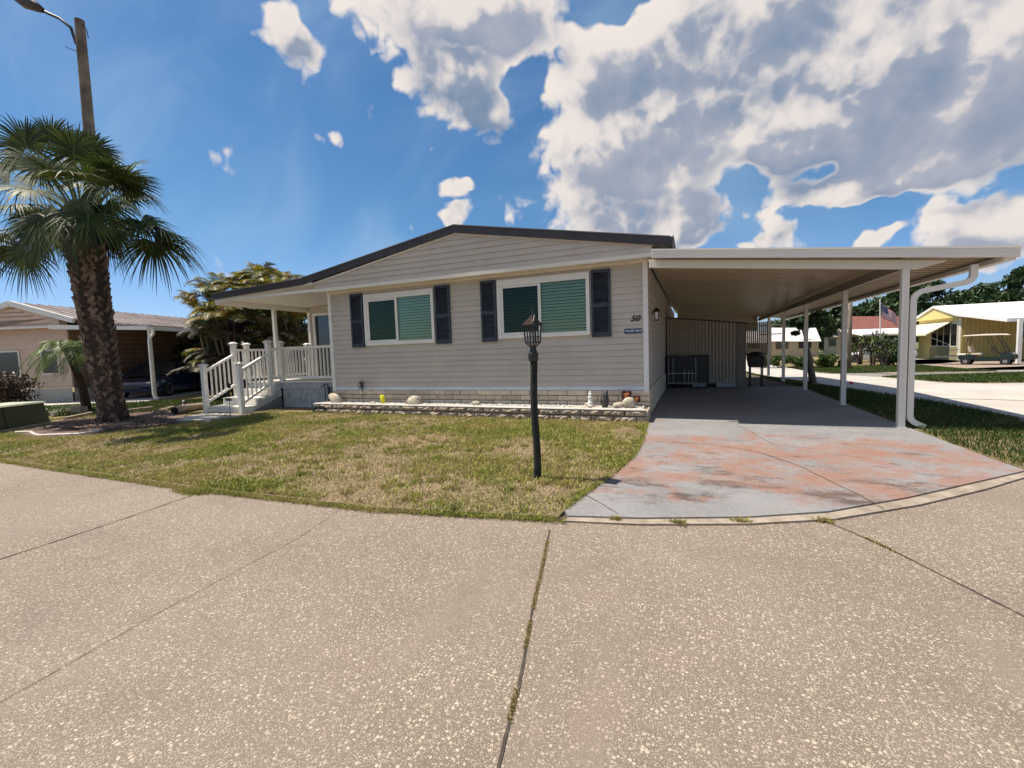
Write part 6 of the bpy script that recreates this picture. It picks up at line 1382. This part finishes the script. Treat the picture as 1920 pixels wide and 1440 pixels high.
# pale roofed houses farther away, seen between the posts
for k, (x0, x1, D_, yr, ye, lab, rm_, wm_) in enumerate(((1440, 1535, 50, 628, 640, 'distant white roofed house seen between the carport posts', 'whiteroof', 'beigewall'), (1390, 1470, 62, 634, 643, 'farthest pale house beyond the shed corner', 'tinroof', 'neighwall'), (1545, 1600, 58, 618, 632, 'distant grey roofed house left of the red roof', 'tinroof', 'beigewall'))):
    a, b = PD(x0, 660, D_), PD(x1, 660, D_); h0 = thing('distant_house', lab, 'house', (a.x, a.y, gz)); zt = PD(x0, ye, D_).z; zr = PD(x0, yr, D_).z + .9; bk = ray(x0, 650); bk.z = 0; bk = bk.normalized() * 8
    m_ = MB(); m_.hexa([(a.x, a.y, gz), (b.x, b.y, gz), (b.x + bk.x, b.y + bk.y, gz), (a.x + bk.x, a.y + bk.y, gz), (a.x, a.y, zt), (b.x, b.y, zt), (b.x + bk.x, b.y + bk.y, zt), (a.x + bk.x, a.y + bk.y, zt)]); m_.build('wall', MT[wm_], h0)
    m_ = MB(); m_.prism([(a.x - _f0.x * .4, a.y - _f0.y * .4, zt), (a.x + bk.x / 2, a.y + bk.y / 2, zr), (a.x + bk.x, a.y + bk.y, zt)], (b - a)); m_.build('roof', MT[rm_], h0)
    f_ = -_f0 * .03
    for c1_, c2_ in ((a.lerp(b, .15), a.lerp(b, .4)), (a.lerp(b, .6), a.lerp(b, .85))): m_ = MB(); m_.hexa([(c1_.x + f_.x, c1_.y + f_.y, gz + 1), (c2_.x + f_.x, c2_.y + f_.y, gz + 1), (c2_.x, c2_.y, gz + 1), (c1_.x, c1_.y, gz + 1), (c1_.x + f_.x, c1_.y + f_.y, gz + 2), (c2_.x + f_.x, c2_.y + f_.y, gz + 2), (c2_.x, c2_.y, gz + 2), (c1_.x, c1_.y, gz + 2)]); m_.build('window', MT['darkwin'], h0)
# vegetation beyond the street
for k, px in enumerate((1432, 1462, 1495, 1528, 1558)):
    P_ = PG(px, 690); bush('hedge_shrub', ['leftmost clipped shrub of the roadside row', 'second roadside shrub from the left', 'middle roadside shrub seen beside the carport post', 'fourth roadside shrub from the left', 'rightmost roadside shrub by the utility pole'][k], (P_.x, P_.y, G(P_.y)), .75, .95, 120 + k, MT['leaf2'], 260, .08, 9, 'roadside shrubs beyond the carport')
for k, (px, py_, h) in enumerate(((1636, 686, 2.5), (1656, 688, 1.9), (1612, 684, 1.8))):
    P_ = PG(px, py_); z = G(P_.y); rnd = random.Random(140 + k); o = thing('dracaena', ['tallest spiky dracaena with pale stems by the driveway crossing', 'dracaena on the right of the spiky clump', 'dracaena on the left of the spiky clump'][k], 'shrub', (P_.x, P_.y, z), 'spiky dracaenas across the street'); sm = MB(); LV = []
    for j in range(7):
        a = rnd.uniform(0, 6.28); r = rnd.uniform(.1, .75); hh = h * rnd.uniform(.55, 1); tp_ = Vector((P_.x + math.cos(a) * r, P_.y + math.sin(a) * r, z + hh)); sm.tube([(P_.x + .1 * math.cos(a), P_.y + .1 * math.sin(a), z), (P_.x + .35 * r * math.cos(a), P_.y + .35 * r * math.sin(a), z + hh * .5), tp_], [.05, .045, .035], 6)
        V = []; F = []
        for q in range(26):
            aa = rnd.uniform(0, 6.28); e = rnd.uniform(-.5, 1.3); d = Vector((math.cos(aa) * math.cos(e), math.sin(aa) * math.cos(e), math.sin(e))); s = d.cross(Vector((0, 0, 1))).normalized() * .028; Ls = rnd.uniform(.3, .5); bs_ = len(V)
            for t, ww in ((0, .7), (.5, 1), (1, .05)): p = tp_ + d * Ls * t + Vector((0, 0, -.18 * t * t)); V.append(tuple(p + s * ww)); V.append(tuple(p - s * ww))
            F += [(bs_, bs_ + 1, bs_ + 3, bs_ + 2), (bs_ + 2, bs_ + 3, bs_ + 5, bs_ + 4)]
        LV.append((np.array(V), np.array(F)))
    sm.build('stem', MT['bark'], o); V_, F_ = raw_join(LV); raw('leaves', V_, F_, MT['leaf2'], o)
P_ = PG(1685, 686); bush('shrub', 'dense dark shrub right of the dracaenas', (P_.x - .3, P_.y + .6, G(P_.y)), .8, 1.9, 150, MT['leaf'], 300, .09, 12)
tl = [(1505, 60, 562, 3.5), (1560, 66, 570, 3.5), (1600, 60, 572, 3.2), (1645, 60, 560, 3.6), (1700, 58, 538, 4.6), (1745, 66, 532, 5), (1800, 62, 545, 5), (1830, 60, 528, 4.2), (1870, 70, 550, 5), (1905, 52, 505, 4.2), (1960, 56, 500, 4.8), (2040, 60, 520, 5), (1470, 75, 598, 4)]
tn = ['dark tree above the distant roofs seen left of the utility pole', 'bushy tree just left of the utility pole top', 'low round tree behind the utility pole', 'dark oak directly behind the flag', 'broad dark oak behind the first carport post', 'dark oak behind the downspout bend', 'dark oak above the yellow gable roof', 'pointed dark tree right of the downspout bend', 'low dark tree line above the white metal roof', 'tallest dark oak at the right frame edge', 'dark oak partly cut by the right frame edge', 'dark oak outside right beyond the yellow house', 'distant low tree beside the shed corner']
for k, (px, D_, yt, r) in enumerate(tl):
    P_ = PD(px, 660, D_); tz = PD(px, yt, D_).z - Gf; tree('oak_tree', tn[k], (P_.x, P_.y, Gf), tz, r, 200 + k, MT['leaf'], .22, 26, 260, .30, 'dark oaks beyond the far houses', .3)
P_ = PG(1592, 694); z = G(P_.y); tpz = PD(1592, 569, depth(P_)).z; o = thing('utility_pole', 'thin wooden utility pole left of the flagpole', 'utility pole', (P_.x, P_.y, z)); m_ = MB(); m_.tube([(P_.x, P_.y, z), (P_.x, P_.y, tpz + 1.5)], [.11, .09], 8); m_.build('pole', MT['utility'], o, smooth='all')
P_ = PD(1424 + 20, 660, 45); o = thing('utility_pole', 'distant utility pole with crossarms seen through the carport', 'utility pole', (P_.x, P_.y, Gf)); m_ = MB(); zz = PD(1444, 604, 45).z; m_.tube([(P_.x, P_.y, Gf), (P_.x, P_.y, zz)], [.14, .11], 8); m_.build('pole', MT['utility'], o)
m_ = MB(); [m_.bar((P_.x - 1, P_.y, zz - .3 - k), (P_.x + 1, P_.y, zz - .3 - k), .12, .12) for k in (0, .9)]; m_.build('crossarm', MT['utility'], o)
# small tree beside the third carport post
P_ = PG(1503, 731); tree('slender_tree', 'slender brown trunked tree by the third carport post', (P_.x + .55, P_.y + 1.4, 0), 2.35, .5, 260, MT['leaf'], .6, 7, 130, .05, None, .10)
P_ = PG(1594, 727); m_ = MB(); m_.tube([(P_.x - .03, P_.y, 0), (P_.x - .03, P_.y, .16)], .006, 4); s_ = thing('marker_flag', 'tiny red utility marker flag at the street edge', 'marker flag', (P_.x, P_.y, 0)); m_.build('wire', MT['rim'], s_); m_ = MB(); m_.box(P_.x - .03, P_.x + .07, P_.y - .003, P_.y, .09, .16); m_.build('flag', MT['redplastic'], s_)
# far tree line behind everything on the left and rear so the horizon is never bare
for k, (px, D_, yt, r) in enumerate(((-60, 40, 600, 3.5), (40, 45, 640, 3), (250, 48, 655, 3.2), (340, 50, 650, 3))):
    P_ = PD(px, 680, D_); tz = PD(px, yt, D_).z; tree('oak_tree', ['distant tree beyond the neighbour at the far left', 'distant low tree behind the neighbour gable', 'distant low tree behind the neighbour roof', 'distant low tree behind the neighbour carport'][k], (P_.x, P_.y, 0), tz, r, 300 + k, MT['leaf'], .2, 18, 220, .25, 'distant trees behind the neighbour', .25)
